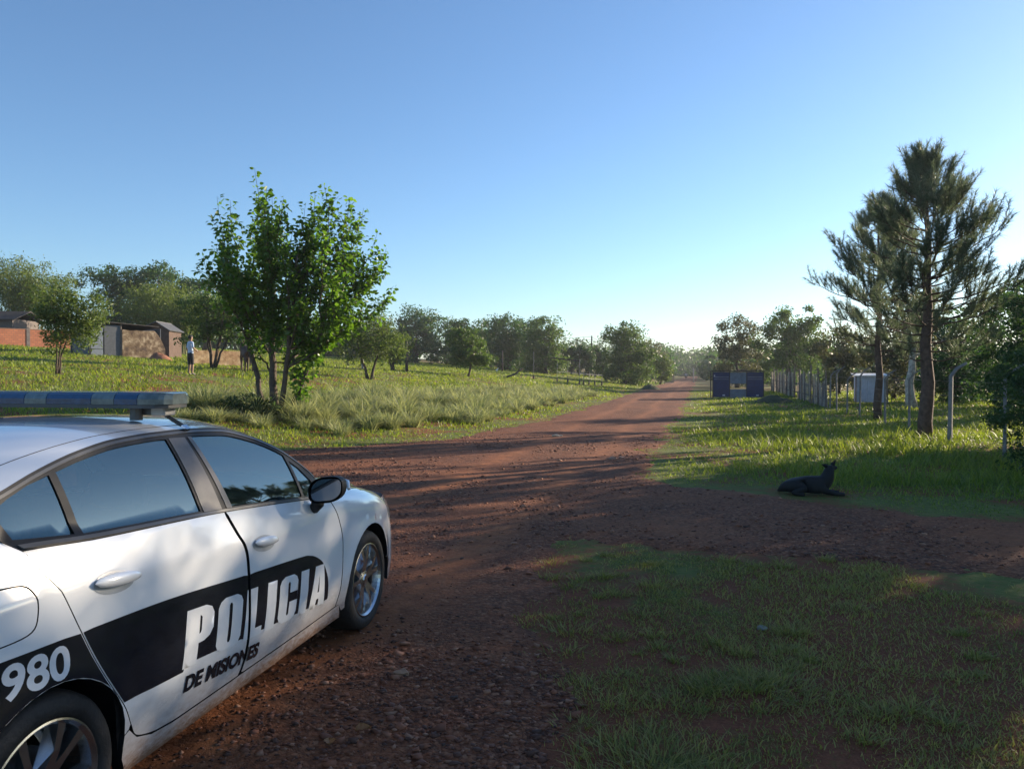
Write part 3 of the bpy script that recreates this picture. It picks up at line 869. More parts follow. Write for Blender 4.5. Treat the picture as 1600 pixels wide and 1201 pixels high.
broadleaf(BT, -0.6, 110, [cyl_ell(0, 0, 6.3, 2.96, 2.0), cyl_ell(0, 0, 3.9, 3.88, 2.6), cyl_ell(0, 0, 1.8, 3.88, 1.7)], 0.3, L_DARK, 'broad dark tree across the field above the leaning log', group='trees across the field', clumps=86, per=114, leaf=0.33, clump_r=1.04, seed=40)
broadleaf(BT, 4.6, 106, [cyl_ell(-0.3, 0, 6.0, 2.28, 1.9), cyl_ell(1.2, 0, 4.6, 2.17, 1.7), cyl_ell(-0.5, 0, 3.5, 2.62, 1.7), cyl_ell(0, 0, 1.7, 2.96, 1.5)], 0.28, L_MID, 'green tree across the field above the paddock rails', group='trees across the field', clumps=81, per=114, leaf=0.32, clump_r=0.98, seed=41)
broadleaf(BT, 14.0, 96, [cyl_ell(-0.2, 0, 6.1, 2.62, 1.7), cyl_ell(0.6, 0, 3.8, 3.08, 2.0), cyl_ell(-1.8, 0, 2.6, 1.82, 1.6), cyl_ell(1.9, 0, 2.3, 1.82, 1.6), cyl_ell(0.4, 0, 1.2, 3.31, 1.1)], 0.28, L_MID, 'tall leafy tree left of the road where it narrows', clumps=121, per=109, leaf=0.28, clump_r=0.85, seed=42)
broadleaf('small_tree', 21.5, 112, [cyl_ell(0, 0, 3.0, 1.5, 1.5), cyl_ell(0.5, 0, 1.7, 1.6, 1.1)], 0.12, L_LIGHT, 'small bright tree beside the pale pole left of the road', clumps=44, per=70, leaf=0.28, clump_r=0.6, seed=43)
broadleaf(BT, 29.0, 165, [cyl_ell(0, 0, 6.5, 3.4, 1.6), cyl_ell(1.5, 0, 4.0, 3.0, 2.2)], 0.25, L_OLIVE, 'thin airy tree far along the road on its left', clumps=44, per=60, leaf=0.36, clump_r=0.9, seed=44)
for k, (x, y, h) in enumerate(((7.6, 118, 3.9), (9.0, 117, 4.3), (10.3, 118, 5.6), (11.5, 116, 4.6), (12.8, 118, 4.9), (14.0, 118, 4.7))):
    broadleaf('hedge_tree', x, y, [cyl_ell(0, 0, h * 0.48, 0.95, h * 0.47), cyl_ell(0, 0, h * 0.75, 0.5, h * 0.24)], 0.10, L_DARK, ('leftmost', 'second', 'tallest', 'fourth', 'fifth', 'rightmost')[k] + ' of the dark hedge trees in a row behind the paddock rails', cat='tree', group='dark hedge row behind the paddock', clumps=34, per=70, leaf=0.28, clump_r=0.5, seed=60 + k, limbs=4, twigs=False)
for k, (x, y, r, h) in enumerate(((-19.5, 120, 3.6, 3.6), (-10.5, 123, 4.0, 5.2), (-3.4, 121, 3.6, 5.4), (2.2, 117, 3.2, 5.4))):
    broadleaf('shrub', x, y, [cyl_ell(0, 0, h * 0.7, r, h * 0.8, 1.4)], 0.05, L_DARK, ('first', 'second', 'third', 'fourth')[k] + ' from the left of the dark low shrubs under the trees across the field', cat='shrub', group='low shrubs under the far trees', clumps=56, per=80, leaf=0.32, clump_r=0.85, trunks=3, seed=70 + k, limbs=4, twigs=False)
# ---- right of the road
broadleaf(BT, 25.4, 87, [cyl_ell(0, 0, 5.88, 2.53, 2.64), cyl_ell(0.4, 0, 3.12, 3.02, 2.40), cyl_ell(0.2, 0, 1.68, 2.90, 1.44)], 0.22, L_OLIVE, 'greyish olive tree behind the blue bus shelter', clumps=94, per=92, leaf=0.27, clump_r=0.73, seed=81)
broadleaf(BT, 29.0, 80, [cyl_ell(0, 0, 6.72, 3.14, 2.16), cyl_ell(-0.8, 0, 5.04, 3.26, 2.28), cyl_ell(1.2, 0, 4.32, 2.90, 2.40), cyl_ell(0, 0, 2.16, 3.38, 1.80)], 0.26, L_MID, 'round green tree above the wooden stake fence', clumps=113, per=109, leaf=0.27, clump_r=0.79, seed=82)
broadleaf(BT, 24.6, 58, [cyl_ell(0, 0, 3.6, 2.1, 1.5), cyl_ell(0.8, 0, 2.2, 2.0, 1.3), cyl_ell(0, 0, 1.0, 2.0, 0.9)], 0.14, L_OLIVE, 'brownish tree behind the fence left of the white shed', clumps=86, per=80, leaf=0.22, clump_r=0.5, seed=83)
broadleaf(BT, 24.8, 50, [cyl_ell(0, 0, 3.4, 2.3, 1.5), cyl_ell(-0.6, 0, 2.3, 2.2, 1.4), cyl_ell(0, 0, 1.1, 2.2, 1.0)], 0.15, L_OLIVE, 'brownish tree right of the white shed behind the pines', clumps=86, per=80, leaf=0.20, clump_r=0.5, seed=84)
broadleaf(BT, 25.3, 44, [cyl_ell(0, 0, 3.9, 2.3, 1.6), cyl_ell(0.5, 0, 2.2, 2.4, 1.6), cyl_ell(0, 0, 1.0, 2.4, 0.9)], 0.18, L_DARK, 'dark tree behind the tall pine trunk', clumps=141, per=85, leaf=0.19, clump_r=0.5, seed=85)
broadleaf(BT, 24.6, 37.5, [cyl_ell(0, 0, 4.6, 2.3, 2.0), cyl_ell(0.3, 0, 2.0, 2.4, 1.6), cyl_ell(0, 0, 1.0, 2.4, 0.9)], 0.18, L_DARK, 'dark tree at the right edge behind the bent fence post', clumps=153, per=90, leaf=0.18, clump_r=0.5, seed=86)
broadleaf(BT, 21.6, 30.5, [cyl_ell(0, 0, 4.1, 1.8, 1.8), cyl_ell(0.2, 0, 2.0, 2.0, 1.5), cyl_ell(0, 0, 0.9, 2.0, 0.9)], 0.16, L_DARK, 'dark tree at the right edge behind the nearest shrub', clumps=153, per=90, leaf=0.16, clump_r=0.45, seed=87)
broadleaf('shrub', 8.9, 12.7, [cyl_ell(0, 0, 1.25, 1.05, 0.95), cyl_ell(0.7, 0.6, 1.5, 1.1, 1.1), cyl_ell(-0.1, -0.6, 0.5, 0.9, 0.5), cyl_ell(0.5, -0.8, 0.8, 0.9, 0.8)], 0.04, L_SHRUB, 'large dark shrub at the right edge beside the cross track', cat='shrub', clumps=130, per=90, leaf=0.085, clump_r=0.24, trunks=5, seed=88, spread=0.3, aspect=0.4)
broadleaf('shrub', 11.5, 16.6, [cyl_ell(0, 0, 1.2, 1.1, 1.0), cyl_ell(0.6, 0, 1.6, 0.9, 0.9), cyl_ell(1.4, 0, 1.4, 0.9, 1.2)], 0.04, L_SHRUB, 'dark shrub behind the large one at the right edge', cat='shrub', clumps=110, per=80, leaf=0.09, clump_r=0.25, trunks=5, seed=89, spread=0.3, aspect=0.4)
broadleaf('bush', -6.95, 21.6, [cyl_ell(-0.55, 0, 0.35, 0.55, 0.38), cyl_ell(0.0, -0.2, 0.28, 0.5, 0.3)], 0.012, L_SHRUB, 'low dark bush at the foot of the roadside tree', cat='bush', clumps=34, per=50, leaf=0.11, clump_r=0.2, trunks=4, seed=90)
# ---- trees just outside the frame on the right, whose shade falls over the junction
for k, (x, y, h, s) in enumerate(((16.2, 14.6, 9.3, 1.0), (18.0, 9.6, 9.0, 1.1), (17.9, 20.6, 8.4, 0.85), (20.0, 4.5, 8.5, 1.2), (27.0, 24.0, 9.0, 1.2), (20.4, 18.8, 9.6, 0.8))):
    broadleaf(BT, x, y, [cyl_ell(0, 0, h * 0.72, 2.5 * s, h * 0.28), cyl_ell(0.6, 0.3, h * 0.48, 2.6 * s, h * 0.22), cyl_ell(-0.8, -0.2, h * 0.38, 1.9 * s, h * 0.16)], 0.2, L_DARK,
              ('broad shade tree beyond the right edge near the bent post', 'broad shade tree beyond the right edge by the cross track', 'tall shade tree beyond the right edge behind the fence', 'shade tree beyond the right edge beside the camera', 'tall shade tree far beyond the right edge', 'slim shade tree beyond the right edge between the other two')[k],
              group='shade trees beyond the right edge', clumps=(92, 108, 100, 108, 108, 62)[k], per=80, leaf=0.22, clump_r=0.75, seed=100 + k)

def far_woods():
    rng = np.random.default_rng(77)
    P = []; O = []
    def mass(x, y, r, h, m):
        z = float(terrain(np.array([x]), np.array([y]))[0])
        c = int(m)
        d = unit(rng.normal(size=(c, 3)))
        ctr = np.array([x, y, z + h * 0.48])
        P.append(ctr + d * np.array([r, r, h * 0.52]) * (0.75 + 0.3 * rng.random((c, 1))) + rng.normal(0, 0.5, (c, 3))); O.append(d)
    for k in range(60):
        y = 300 + 90 * rng.random(); off = (-1 if rng.random() < 0.5 else 1) * (2.0 + 50 * rng.random() ** 1.3)
        mass(xl(y) + 2.4 + off, y, 5 + 3 * rng.random(), 8 + 6 * rng.random(), 330)
    for k in range(16):
        y = 200 + 100 * rng.random(); sg = (-1 if k % 2 else 1)
        mass(xl(y) + 2.4 + sg * (5.5 + 6 * rng.random()), y, 3.6 + 1.5 * rng.random(), 6 + 3.5 * rng.random(), 330)
    for k in range(70):
        y = 150 + 180 * rng.random(); x = xl(y) + 2.4 + 22 + 200 * rng.random() * (y / 330)
        mass(x, y, 5 + 3 * rng.random(), 6 + 5 * rng.random(), 260)
    for k in range(46):
        y = 100 + 50 * rng.random(); x = xl(y) + 2.4 + 14 + 75 * rng.random()
        mass(x, y, 3.2 + 2 * rng.random(), 3.5 + 3 * rng.random(), 240)
    for k in range(36):
        y = 128 + 22 * rng.random(); mass(-75 + 82 * rng.random(), y, 2.6 + 1.5 * rng.random(), 3.0 + 2.5 * rng.random(), 220)
    for k in range(24):
        y = 140 + 70 * rng.random(); sg = (-1 if k % 2 else 1)
        mass(xl(y) + 2.4 + sg * (6.0 + 5 * rng.random()), y, 2.2 + 1.2 * rng.random(), 3.0 + 3.0 * rng.random(), 260)
    for k in range(50):
        y = 170 + 160 * rng.random(); x = xl(y) - 24 - 230 * rng.random() * (y / 330)
        mass(x, y, 5 + 3 * rng.random(), 5.5 + 4 * rng.random(), 260)
    for k in range(22):
        y = 322 + 30 * rng.random(); mass(xl(y) + 2.4 - 32 + 64 * k / 21, y, 5 + 2 * rng.random(), 8 + 4 * rng.random(), 300)
    for k in range(44):
        y = 70 + 110 * rng.random(); mass(-0.85 * y - 10 - 70 * rng.random(), y + 20, 4 + 2.5 * rng.random(), 5 + 4 * rng.random(), 240)
    V, F = leaf_quads(np.concatenate(P), 1.25, rng, up=0.3, outward=np.concatenate(O))
    tag(link('far_woods', np_mesh('far_woods', V, F), L_DARK), 'hazy woods closing the view at the end of the road', 'woods', kind='stuff')
far_woods()

# ------------------------------------------------------------------ the police car (local axes: x forward from the front axle, l = lateral, z up)
CAR_X, CAR_Y, CAR_H = -1.816, 5.31, 0.2074

def cub(xs, ys):
    """smooth monotone-ish curve through points"""
    xs = np.asarray(xs, float); ys = np.asarray(ys, float)
    d = np.diff(ys) / np.diff(xs)
    m = np.zeros(len(xs))
    m[0], m[-1] = d[0], d[-1]
    for i in range(1, len(xs) - 1):
        m[i] = 0 if d[i - 1] * d[i] <= 0 else 2 * d[i - 1] * d[i] / (d[i - 1] + d[i])
    def f(x):
        x = np.clip(np.asarray(x, float), xs[0], xs[-1])
        i = np.clip(np.searchsorted(xs, x) - 1, 0, len(xs) - 2)
        h = xs[i + 1] - xs[i]; t = (x - xs[i]) / h
        return (2 * t**3 - 3 * t**2 + 1) * ys[i] + (t**3 - 2 * t**2 + t) * h * m[i] + (-2 * t**3 + 3 * t**2) * ys[i + 1] + (t**3 - t**2) * h * m[i + 1]
    return f

c_crease = cub([-3.7, -2.85, -2.63, -1.92, -1.5, -1.2, -0.5, 0.6], [0.985, 0.985, 0.978, 0.924, 0.902, 0.872, 0.82, 0.74])
c_belt = cub([-3.7, -2.9, -2.74, -2.42, -1.7, -0.83, -0.5, -0.2], [1.12, 1.135, 1.131, 1.105, 1.065, 0.988, 0.955, 0.94])
c_rail = cub([-3.5, -3.1, -2.7, -2.5, -2.28, -2.06, -1.82, -1.66, -1.33, -1.10, -0.86, -0.675, -0.50], [1.08, 1.185, 1.303, 1.361, 1.407, 1.434, 1.442, 1.442, 1.426, 1.377, 1.287, 1.166, 1.01])
c_low = cub([0.10, 0.18, 0.25, 0.30, 0.36, 0.45, 0.58, 0.72, 0.90], [0.79, 0.838, 0.856, 0.860, 0.872, 0.888, 0.895, 0.895, 0.885])
c_hood_l = cub([-0.6, -0.3, 0.2, 0.7], [0.745, 0.735, 0.70, 0.60])
c_hood_z = cub([-0.62, -0.3, 0.0, 0.3, 0.6, 0.75], [1.01, 0.985, 0.945, 0.885, 0.81, 0.77])

def lside(x, z):
    x = np.asarray(x, float); z = np.asarray(z, float)
    zc = c_crease(x); zb = c_belt(x)
    low = c_low(np.minimum(z, zc) / zc * 0.90)
    lb = 0.836
    k = np.clip((z - zc) / np.maximum(zb - zc, 1e-3), 0, 1)
    fade = np.clip((-0.7 - x) / 0.7, 0, 1)
    soft = 0.885 - 0.049 * (k * k * (1 - fade) + k * fade)
    mid = np.where(z > zc, soft, low)
    d = np.maximum(z - zb, 0)
    l = np.where(z > zb, lb - 0.375 * d - 0.50 * d * d - 0.055 * np.clip((-1.6 - x), 0, 1.2) * np.clip(d / 0.03, 0, 1), mid)
    l = l - 0.055 * np.clip((x + 0.1) / 0.6, 0, 2) ** 2
    l = l - 0.10 * np.clip((-2.75 - x) / 0.85, 0, 1.5) ** 2
    l = l - np.where(z > zb, 0.07 * np.clip((-2.3 - x) / 1.0, 0, 1.5) ** 2, 0)
    for ax in (0.0, -2.70):                                  # flared wheel arches
        r = np.hypot(x - ax, z - 0.325)
        l = l + 0.010 * np.exp(-((r - 0.37) / 0.06) ** 2)
    # the front wing rolls over to the bonnet edge
    zs = c_hood_z(x); lh = c_hood_l(x); z1 = zs - 0.20
    q = np.clip((z - z1) / 0.20, 0, 0.9999)
    l1 = c_low(np.minimum(z1, zc) / zc * 0.90) - 0.055 * np.clip((x + 0.1) / 0.6, 0, 2) ** 2
    wing = lh + (l1 - lh) * np.sqrt(1 - q ** 2.4)
    bl = np.clip((x + 0.62) / 0.16, 0, 1)
    return np.where((z > z1) & (x > -0.62), l * (1 - bl) + np.minimum(wing, l + 0.02) * bl, l)

def side_normal(x, z):
    e = 0.004
    dx = (lside(x + e, z) - lside(x - e, z)) / (2 * e)
    dz = (lside(x, z + e) - lside(x, z - e)) / (2 * e)
    n = np.stack([-dx, np.ones_like(dx), -dz], -1)
    return unit(n)

def smooth_poly(pts, n=6, closed=False):
    """Catmull-Rom through points"""
    P = [np.array(p, float) for p in pts]
    out = []
    m = len(P)
    for i in range(m if closed else m - 1):
        p0 = P[(i - 1) % m] if closed or i > 0 else P[0]
        p1 = P[i]; p2 = P[(i + 1) % m]
        p3 = P[(i + 2) % m] if closed or i + 2 < m else P[-1]
        for k in range(n):
            t = k / n
            out.append(0.5 * ((2 * p1) + (-p0 + p2) * t + (2 * p0 - 5 * p1 + 4 * p2 - p3) * t * t + (-p0 + 3 * p1 - 3 * p2 + p3) * t ** 3))
    if not closed: out.append(P[-1])
    return [tuple(p) for p in out]

def dens(poly, step=0.05, closed=True):
    out = []
    n = len(poly)
    for i in range(n if closed else n - 1):
        a = np.array(poly[i]); b = np.array(poly[(i + 1) % n])
        k = max(1, int(np.linalg.norm(b - a) / step))
        out += [tuple(a + (b - a) * j / k) for j in range(k)]
    if not closed: out.append(tuple(poly[-1]))
    return out

def panel(name, loops, mat, parent, sgn, off=0.0, step=0.035, rim=0.018, surf=None, normf=None):
    """a sheet cut to outlines in the side view and laid on the body surface; sgn -1 = right side, +1 = left"""
    surf = surf or lside; normf = normf or side_normal
    loops = [dens(l, step) for l in loops]
    pts = []; edges = []
    for l in loops:
        b = len(pts); pts += l
        edges += [(b + i, b + (i + 1) % len(l)) for i in range(len(l))]
    outer = np.array(loops[0])
    x0, z0 = outer.min(0); x1, z1 = outer.max(0)
    gxs = np.arange(x0 + step / 2, x1, step); gzs = np.arange(z0 + step / 2, z1, step)
    A, B = np.meshgrid(gxs, gzs)
    A = A + 0.13 * step * np.sin(B * 91); A = A.ravel(); B = B.ravel()
    ins = sd_poly(A, B, loops[0]) > step * 0.35
    for h in loops[1:]: ins &= sd_poly(A, B, h) < -step * 0.35
    pts += list(zip(A[ins], B[ins]))
    res = mgeo.delaunay_2d_cdt([Vector(p) for p in pts], edges, [], 0, 1e-5)
    P = np.array([tuple(v) for v in res[0]]); T = np.array([f for f in res[2]])
    cen = P[T].mean(1)
    ok = sd_poly(cen[:, 0], cen[:, 1], loops[0]) > 0
    for h in loops[1:]: ok &= sd_poly(cen[:, 0], cen[:, 1], h) < 0
    T = T[ok]
    N = normf(P[:, 0], P[:, 1])
    L = surf(P[:, 0], P[:, 1])
    V = np.stack([P[:, 0], L, P[:, 1]], 1) + N * off
    n = len(V)
    allV = V; Fq = []
    if rim:
        ed = {}
        for t in T:
            for a, b in ((t[0], t[1]), (t[1], t[2]), (t[2], t[0])):
                ed[(a, b)] = ed.get((a, b), 0) + 1
        be = [(a, b) for (a, b) in ed if (b, a) not in ed]
        be = np.array(be)
        vin = V - N * rim
        allV = np.concatenate([V, V, vin])
        Fq = np.stack([be[:, 1] + n, be[:, 0] + n, be[:, 0] + 2 * n, be[:, 1] + 2 * n], 1)
    allV = allV * np.array([1, sgn, 1])
    t3 = T[:, ::-1] if sgn > 0 else T
    if sgn > 0 and len(Fq): Fq = Fq[:, ::-1]
    me = np_mesh(name, allV, [t3] + ([Fq] if len(Fq) else []), True)
    if rim > 0.01 and len(Fq):                                # folded edge, coloured black to paint the shade inside the panel gaps
        me.materials.append(mat); me.materials.append(plain('seam_shade', (0.010, 0.010, 0.010), 0.8, spec=0.2))
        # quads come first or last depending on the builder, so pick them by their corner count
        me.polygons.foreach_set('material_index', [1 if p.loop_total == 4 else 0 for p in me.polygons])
    nn = np.zeros((len(allV), 3)); nn[:n] = N * np.array([1, sgn, 1])
    # make sure the faces look outward
    me.update()
    if sum(p.normal.y * p.area for p in me.polygons) * sgn < 0: me.flip_normals()
    if rim: 
        base = np.array([v.normal[:] for v in me.vertices]); nn[n:] = base[n:]
    me.normals_split_custom_set_from_vertices([tuple(v) for v in nn])
    return link(name, me, mat, parent)

def grid_surface(name, G, mat, parent, flip=False, smooth=True, mirror=False):
    """G: (rows, cols, 3)"""
    r, c, _ = G.shape
    i = (np.arange(r - 1)[:, None] * c + np.arange(c - 1)[None, :])
    F = np.stack([i, i + 1, i + 1 + c, i + c], -1).reshape(-1, 4)
    V = G.reshape(-1, 3)
    if flip: F = F[:, ::-1]
    return link(name, np_mesh(name, V, F, smooth), mat, parent)

def paint_material():
    m, nt, p, o = new_mat('white_car_paint')
    tc = nnode(nt, 'ShaderNodeTexCoord')
    sp = nnode(nt, 'ShaderNodeSeparateXYZ')
    nt.links.new(tc.outputs['Object'], sp.inputs[0])
    n1 = nnode(nt, 'ShaderNodeTexNoise', Scale=3.5, Detail=8.0, Roughness=0.7)
    n2 = nnode(nt, 'ShaderNodeTexNoise', Scale=26.0, Detail=5.0, Roughness=0.7)
    mp = nnode(nt, 'ShaderNodeMapping'); mp.inputs['Scale'].default_value = (1.0, 1.0, 2.2)
    nt.links.new(tc.outputs['Object'], mp.inputs[0])
    for n in (n1, n2): nt.links.new(mp.outputs[0], n.inputs['Vector'])
    # road dust, thickest along the lower edge
    h = mathn(nt, 'MULTIPLY', mathn(nt, 'SUBTRACT', 0.60, sp.outputs['Z']), 1.25, True)
    d = mathn(nt, 'ADD', mathn(nt, 'MULTIPLY', mathn(nt, 'MULTIPLY', h, h), 5.5), mathn(nt, 'MULTIPLY', mathn(nt, 'SUBTRACT', n1.outputs[0], 0.62), 0.8))
    d = mathn(nt, 'MULTIPLY', d, mathn(nt, 'ADD', n2.outputs[0], 0.25), True)
    c = mixc(nt, d, (0.80, 0.82, 0.84), (0.24, 0.13, 0.075))
    # scuffed strip on the sill
    nt.links.new(c, p.inputs['Base Color'])
    rg = nnode(nt, 'ShaderNodeMapRange'); rg.inputs[3].default_value = 0.16; rg.inputs[4].default_value = 0.6
    nt.links.new(d, rg.inputs[0])
    nt.links.new(rg.outputs[0], p.inputs['Roughness'])
    p.inputs['Coat Weight'].default_value = 1.0
    p.inputs['Coat IOR'].default_value = 1.65
    p.inputs['Coat Roughness'].default_value = 0.04
    return m

def glass_material(name, tint, alpha):
    m, nt, p, o = new_mat(name)
    p.inputs['Base Color'].default_value = (*tint, 1)
    p.inputs['Roughness'].default_value = 0.015
    p.inputs['IOR'].default_value = 2.7
    p.inputs['Specular Tint'].default_value = (0.76, 1.0, 0.93, 1)
    p.inputs['Specular IOR Level'].default_value = 0.75
    p.inputs['Coat Weight'].default_value = 0.6
    p.inputs['Coat Roughness'].default_value = 0.01
    tr = nnode(nt, 'ShaderNodeBsdfTransparent')
    tr.inputs[0].default_value = (0.55, 0.62, 0.60, 1)
    mx = nnode(nt, 'ShaderNodeMixShader'); mx.inputs[0].default_value = alpha
    nt.links.new(tr.outputs[0], mx.inputs[1]); nt.links.new(p.outputs[0], mx.inputs[2])
    nt.links.new(mx.outputs[0], o.inputs[0])
    return m

def glyph_mesh(text, height, italic=0.0, bold=0.0, condense=1.0, spacing=1.0):
    """flat outlines of a text as 2-D triangles (x across, y up), measured in metres"""
    cu = bpy.data.curves.new('lettering', 'FONT')
    cu.body = text
    cu.shear = italic
    cu.offset = bold
    cu.space_character = spacing
    cu.resolution_u = 5
    ob = bpy.data.objects.new('lettering_curve', cu)
    COL.objects.link(ob)
    dg = bpy.context.evaluated_depsgraph_get()
    me = bpy.data.meshes.new_from_object(ob.evaluated_get(dg))
    bpy.data.objects.remove(ob)
    V = np.array([v.co[:2] for v in me.vertices])
    F = [list(p.vertices) for p in me.polygons]
    V -= V.min(0)
    s = height / V[:, 1].max()
    V = V * np.array([s * condense, s])
    return V, F

BLOCK = {   # heavy condensed capitals drawn as outlines in a unit-height cell: (width, outer, holes)
    'P': (0.50, [(0, 0), (0.24, 0), (0.24, 0.36), (0.34, 0.37), (0.44, 0.43), (0.50, 0.55), (0.50, 0.82), (0.45, 0.94), (0.34, 1.0), (0, 1)], [[(0.24, 0.52), (0.27, 0.54), (0.28, 0.58), (0.28, 0.80), (0.27, 0.83), (0.24, 0.85)]]),
    'O': (0.50, [(0.13, 0.0), (0.37, 0.0), (0.46, 0.06), (0.50, 0.16), (0.50, 0.84), (0.46, 0.94), (0.37, 1.0), (0.13, 1.0), (0.04, 0.94), (0, 0.84), (0, 0.16), (0.04, 0.06)], [[(0.235, 0.13), (0.265, 0.13), (0.285, 0.17), (0.285, 0.83), (0.265, 0.87), (0.235, 0.87), (0.22, 0.83), (0.22, 0.17)]]),
    'L': (0.40, [(0, 0), (0.40, 0), (0.40, 0.17), (0.24, 0.17), (0.24, 1), (0, 1)], []),
    'I': (0.23, [(0, 0), (0.23, 0), (0.23, 1), (0, 1)], []),
    'C': (0.49, [(0.13, 0.0), (0.36, 0.0), (0.45, 0.06), (0.49, 0.16), (0.49, 0.42), (0.28, 0.42), (0.28, 0.17), (0.25, 0.13), (0.22, 0.17), (0.22, 0.83), (0.25, 0.87), (0.28, 0.83), (0.28, 0.62), (0.49, 0.62), (0.49, 0.84), (0.45, 0.94), (0.36, 1.0), (0.13, 1.0), (0.04, 0.94), (0, 0.84), (0, 0.16), (0.04, 0.06)], []),
    'A': (0.50, [(0, 0), (0.20, 0), (0.215, 0.20), (0.285, 0.20), (0.30, 0), (0.50, 0), (0.38, 1), (0.12, 1)], [[(0.225, 0.36), (0.275, 0.36), (0.25, 0.78)]]),
}

def lay_letters(name, polys, mat, parent, sgn, off):
    """polys: list of (outer, holes) in side-view coordinates; one mesh of separate letters"""
    V = []; F = []
    for outer, holes in polys:
        loops = [dens(l, 0.03) for l in [outer] + holes]
        pts = []; ed = []
        for l in loops:
            b = len(pts); pts += l; ed += [(b + i, b + (i + 1) % len(l)) for i in range(len(l))]
        oa = np.array(outer); g0 = oa.min(0); g1 = oa.max(0)
        A, B = np.meshgrid(np.arange(g0[0] + 0.012, g1[0], 0.03), np.arange(g0[1] + 0.012, g1[1], 0.03))
        A = A.ravel(); B = B.ravel(); ins = sd_poly(A, B, outer) > 0.006
        for h in holes: ins &= sd_poly(A, B, h) < -0.006
        pts += list(zip(A[ins], B[ins]))
        res = mgeo.delaunay_2d_cdt([Vector(p) for p in pts], ed, [], 0, 1e-6)
        P = np.array([tuple(v) for v in res[0]]); T = np.array(res[2])
        cen = P[T].mean(1)
        ok = sd_poly(cen[:, 0], cen[:, 1], outer) > 0
        for h in holes: ok &= sd_poly(cen[:, 0], cen[:, 1], h) < 0
        T = T[ok]
        N = side_normal(P[:, 0], P[:, 1])
        Q = np.stack([P[:, 0], lside(P[:, 0], P[:, 1]), P[:, 1]], 1) + N * off
        F.append(T + sum(len(v) for v in V)); V.append(Q)
    V = np.concatenate(V) * np.array([1, sgn, 1]); F = np.concatenate(F)
    me = np_mesh(name, V, F)
    if sum(p.normal.y * p.area for p in me.polygons) * sgn < 0: me.flip_normals()
    return link(name, me, mat, parent)

def lay_text(name, text, height, width, x0, z0, slope, mat, parent, sgn, off, bold=0.02, italic=0.0, cut=None):
    V, F = glyph_mesh(text, height, italic, bold)
    V[:, 0] *= width / V[:, 0].max()
    x = x0 + (V[:, 0] if sgn < 0 else -V[:, 0]); z = z0 + V[:, 1] + slope * (x - x0)
    me = bpy.data.meshes.new(name)
    me.from_pydata([(a, 0, b) for a, b in zip(x, z)], [], F)
    bm = bmesh.new(); bm.from_mesh(me)
    bmesh.ops.remove_doubles(bm, verts=bm.verts, dist=1e-6)
    for xx in np.arange(x.min(), x.max(), 0.05):
        bmesh.ops.bisect_plane(bm, geom=bm.verts[:] + bm.edges[:] + bm.faces[:], plane_co=(xx, 0, 0), plane_no=(1, 0, 0))
    for zz in np.arange(z.min() + 0.01, z.max(), 0.03):
        bmesh.ops.bisect_plane(bm, geom=bm.verts[:] + bm.edges[:] + bm.faces[:], plane_co=(0, 0, zz), plane_no=(0, 0, 1))
    if cut is not None:
        bmesh.ops.bisect_plane(bm, geom=bm.verts[:] + bm.edges[:] + bm.faces[:], plane_co=(cut[0], 0, 0), plane_no=(cut[1], 0, 0), clear_outer=True)
    P = np.array([v.co[:] for v in bm.verts])
    N = side_normal(P[:, 0], P[:, 2])
    Q = (np.stack([P[:, 0], lside(P[:, 0], P[:, 2]), P[:, 2]], 1) + N * off) * np.array([1, sgn, 1])
    for v, q in zip(bm.verts, Q): v.co = q
    bmesh.ops.recalc_face_normals(bm, faces=bm.faces)
    bm.to_mesh(me); bm.free()
    if sum(p.normal.y * p.area for p in me.polygons) * sgn < 0: me.flip_normals()
    return link(name, me, mat, parent)

def clip_x(poly, x, keep_greater):
    """part of a polygon on one side of a vertical line"""
    out = []
    n = len(poly)
    for i in range(n):
        a = poly[i]; b = poly[(i + 1) % n]
        ia = (a[0] >= x) == keep_greater; ib = (b[0] >= x) == keep_greater
        if ia: out.append(a)
        if ia != ib:
            t = (x - a[0]) / (b[0] - a[0]); out.append((x, a[1] + t * (b[1] - a[1])))
    return out

def arc(cx, cz, r, a0, a1, n=18): return [(cx + r * math.cos(R(a0 + (a1 - a0) * k / n)), cz + r * math.sin(R(a0 + (a1 - a0) * k / n))) for k in range(n + 1)]

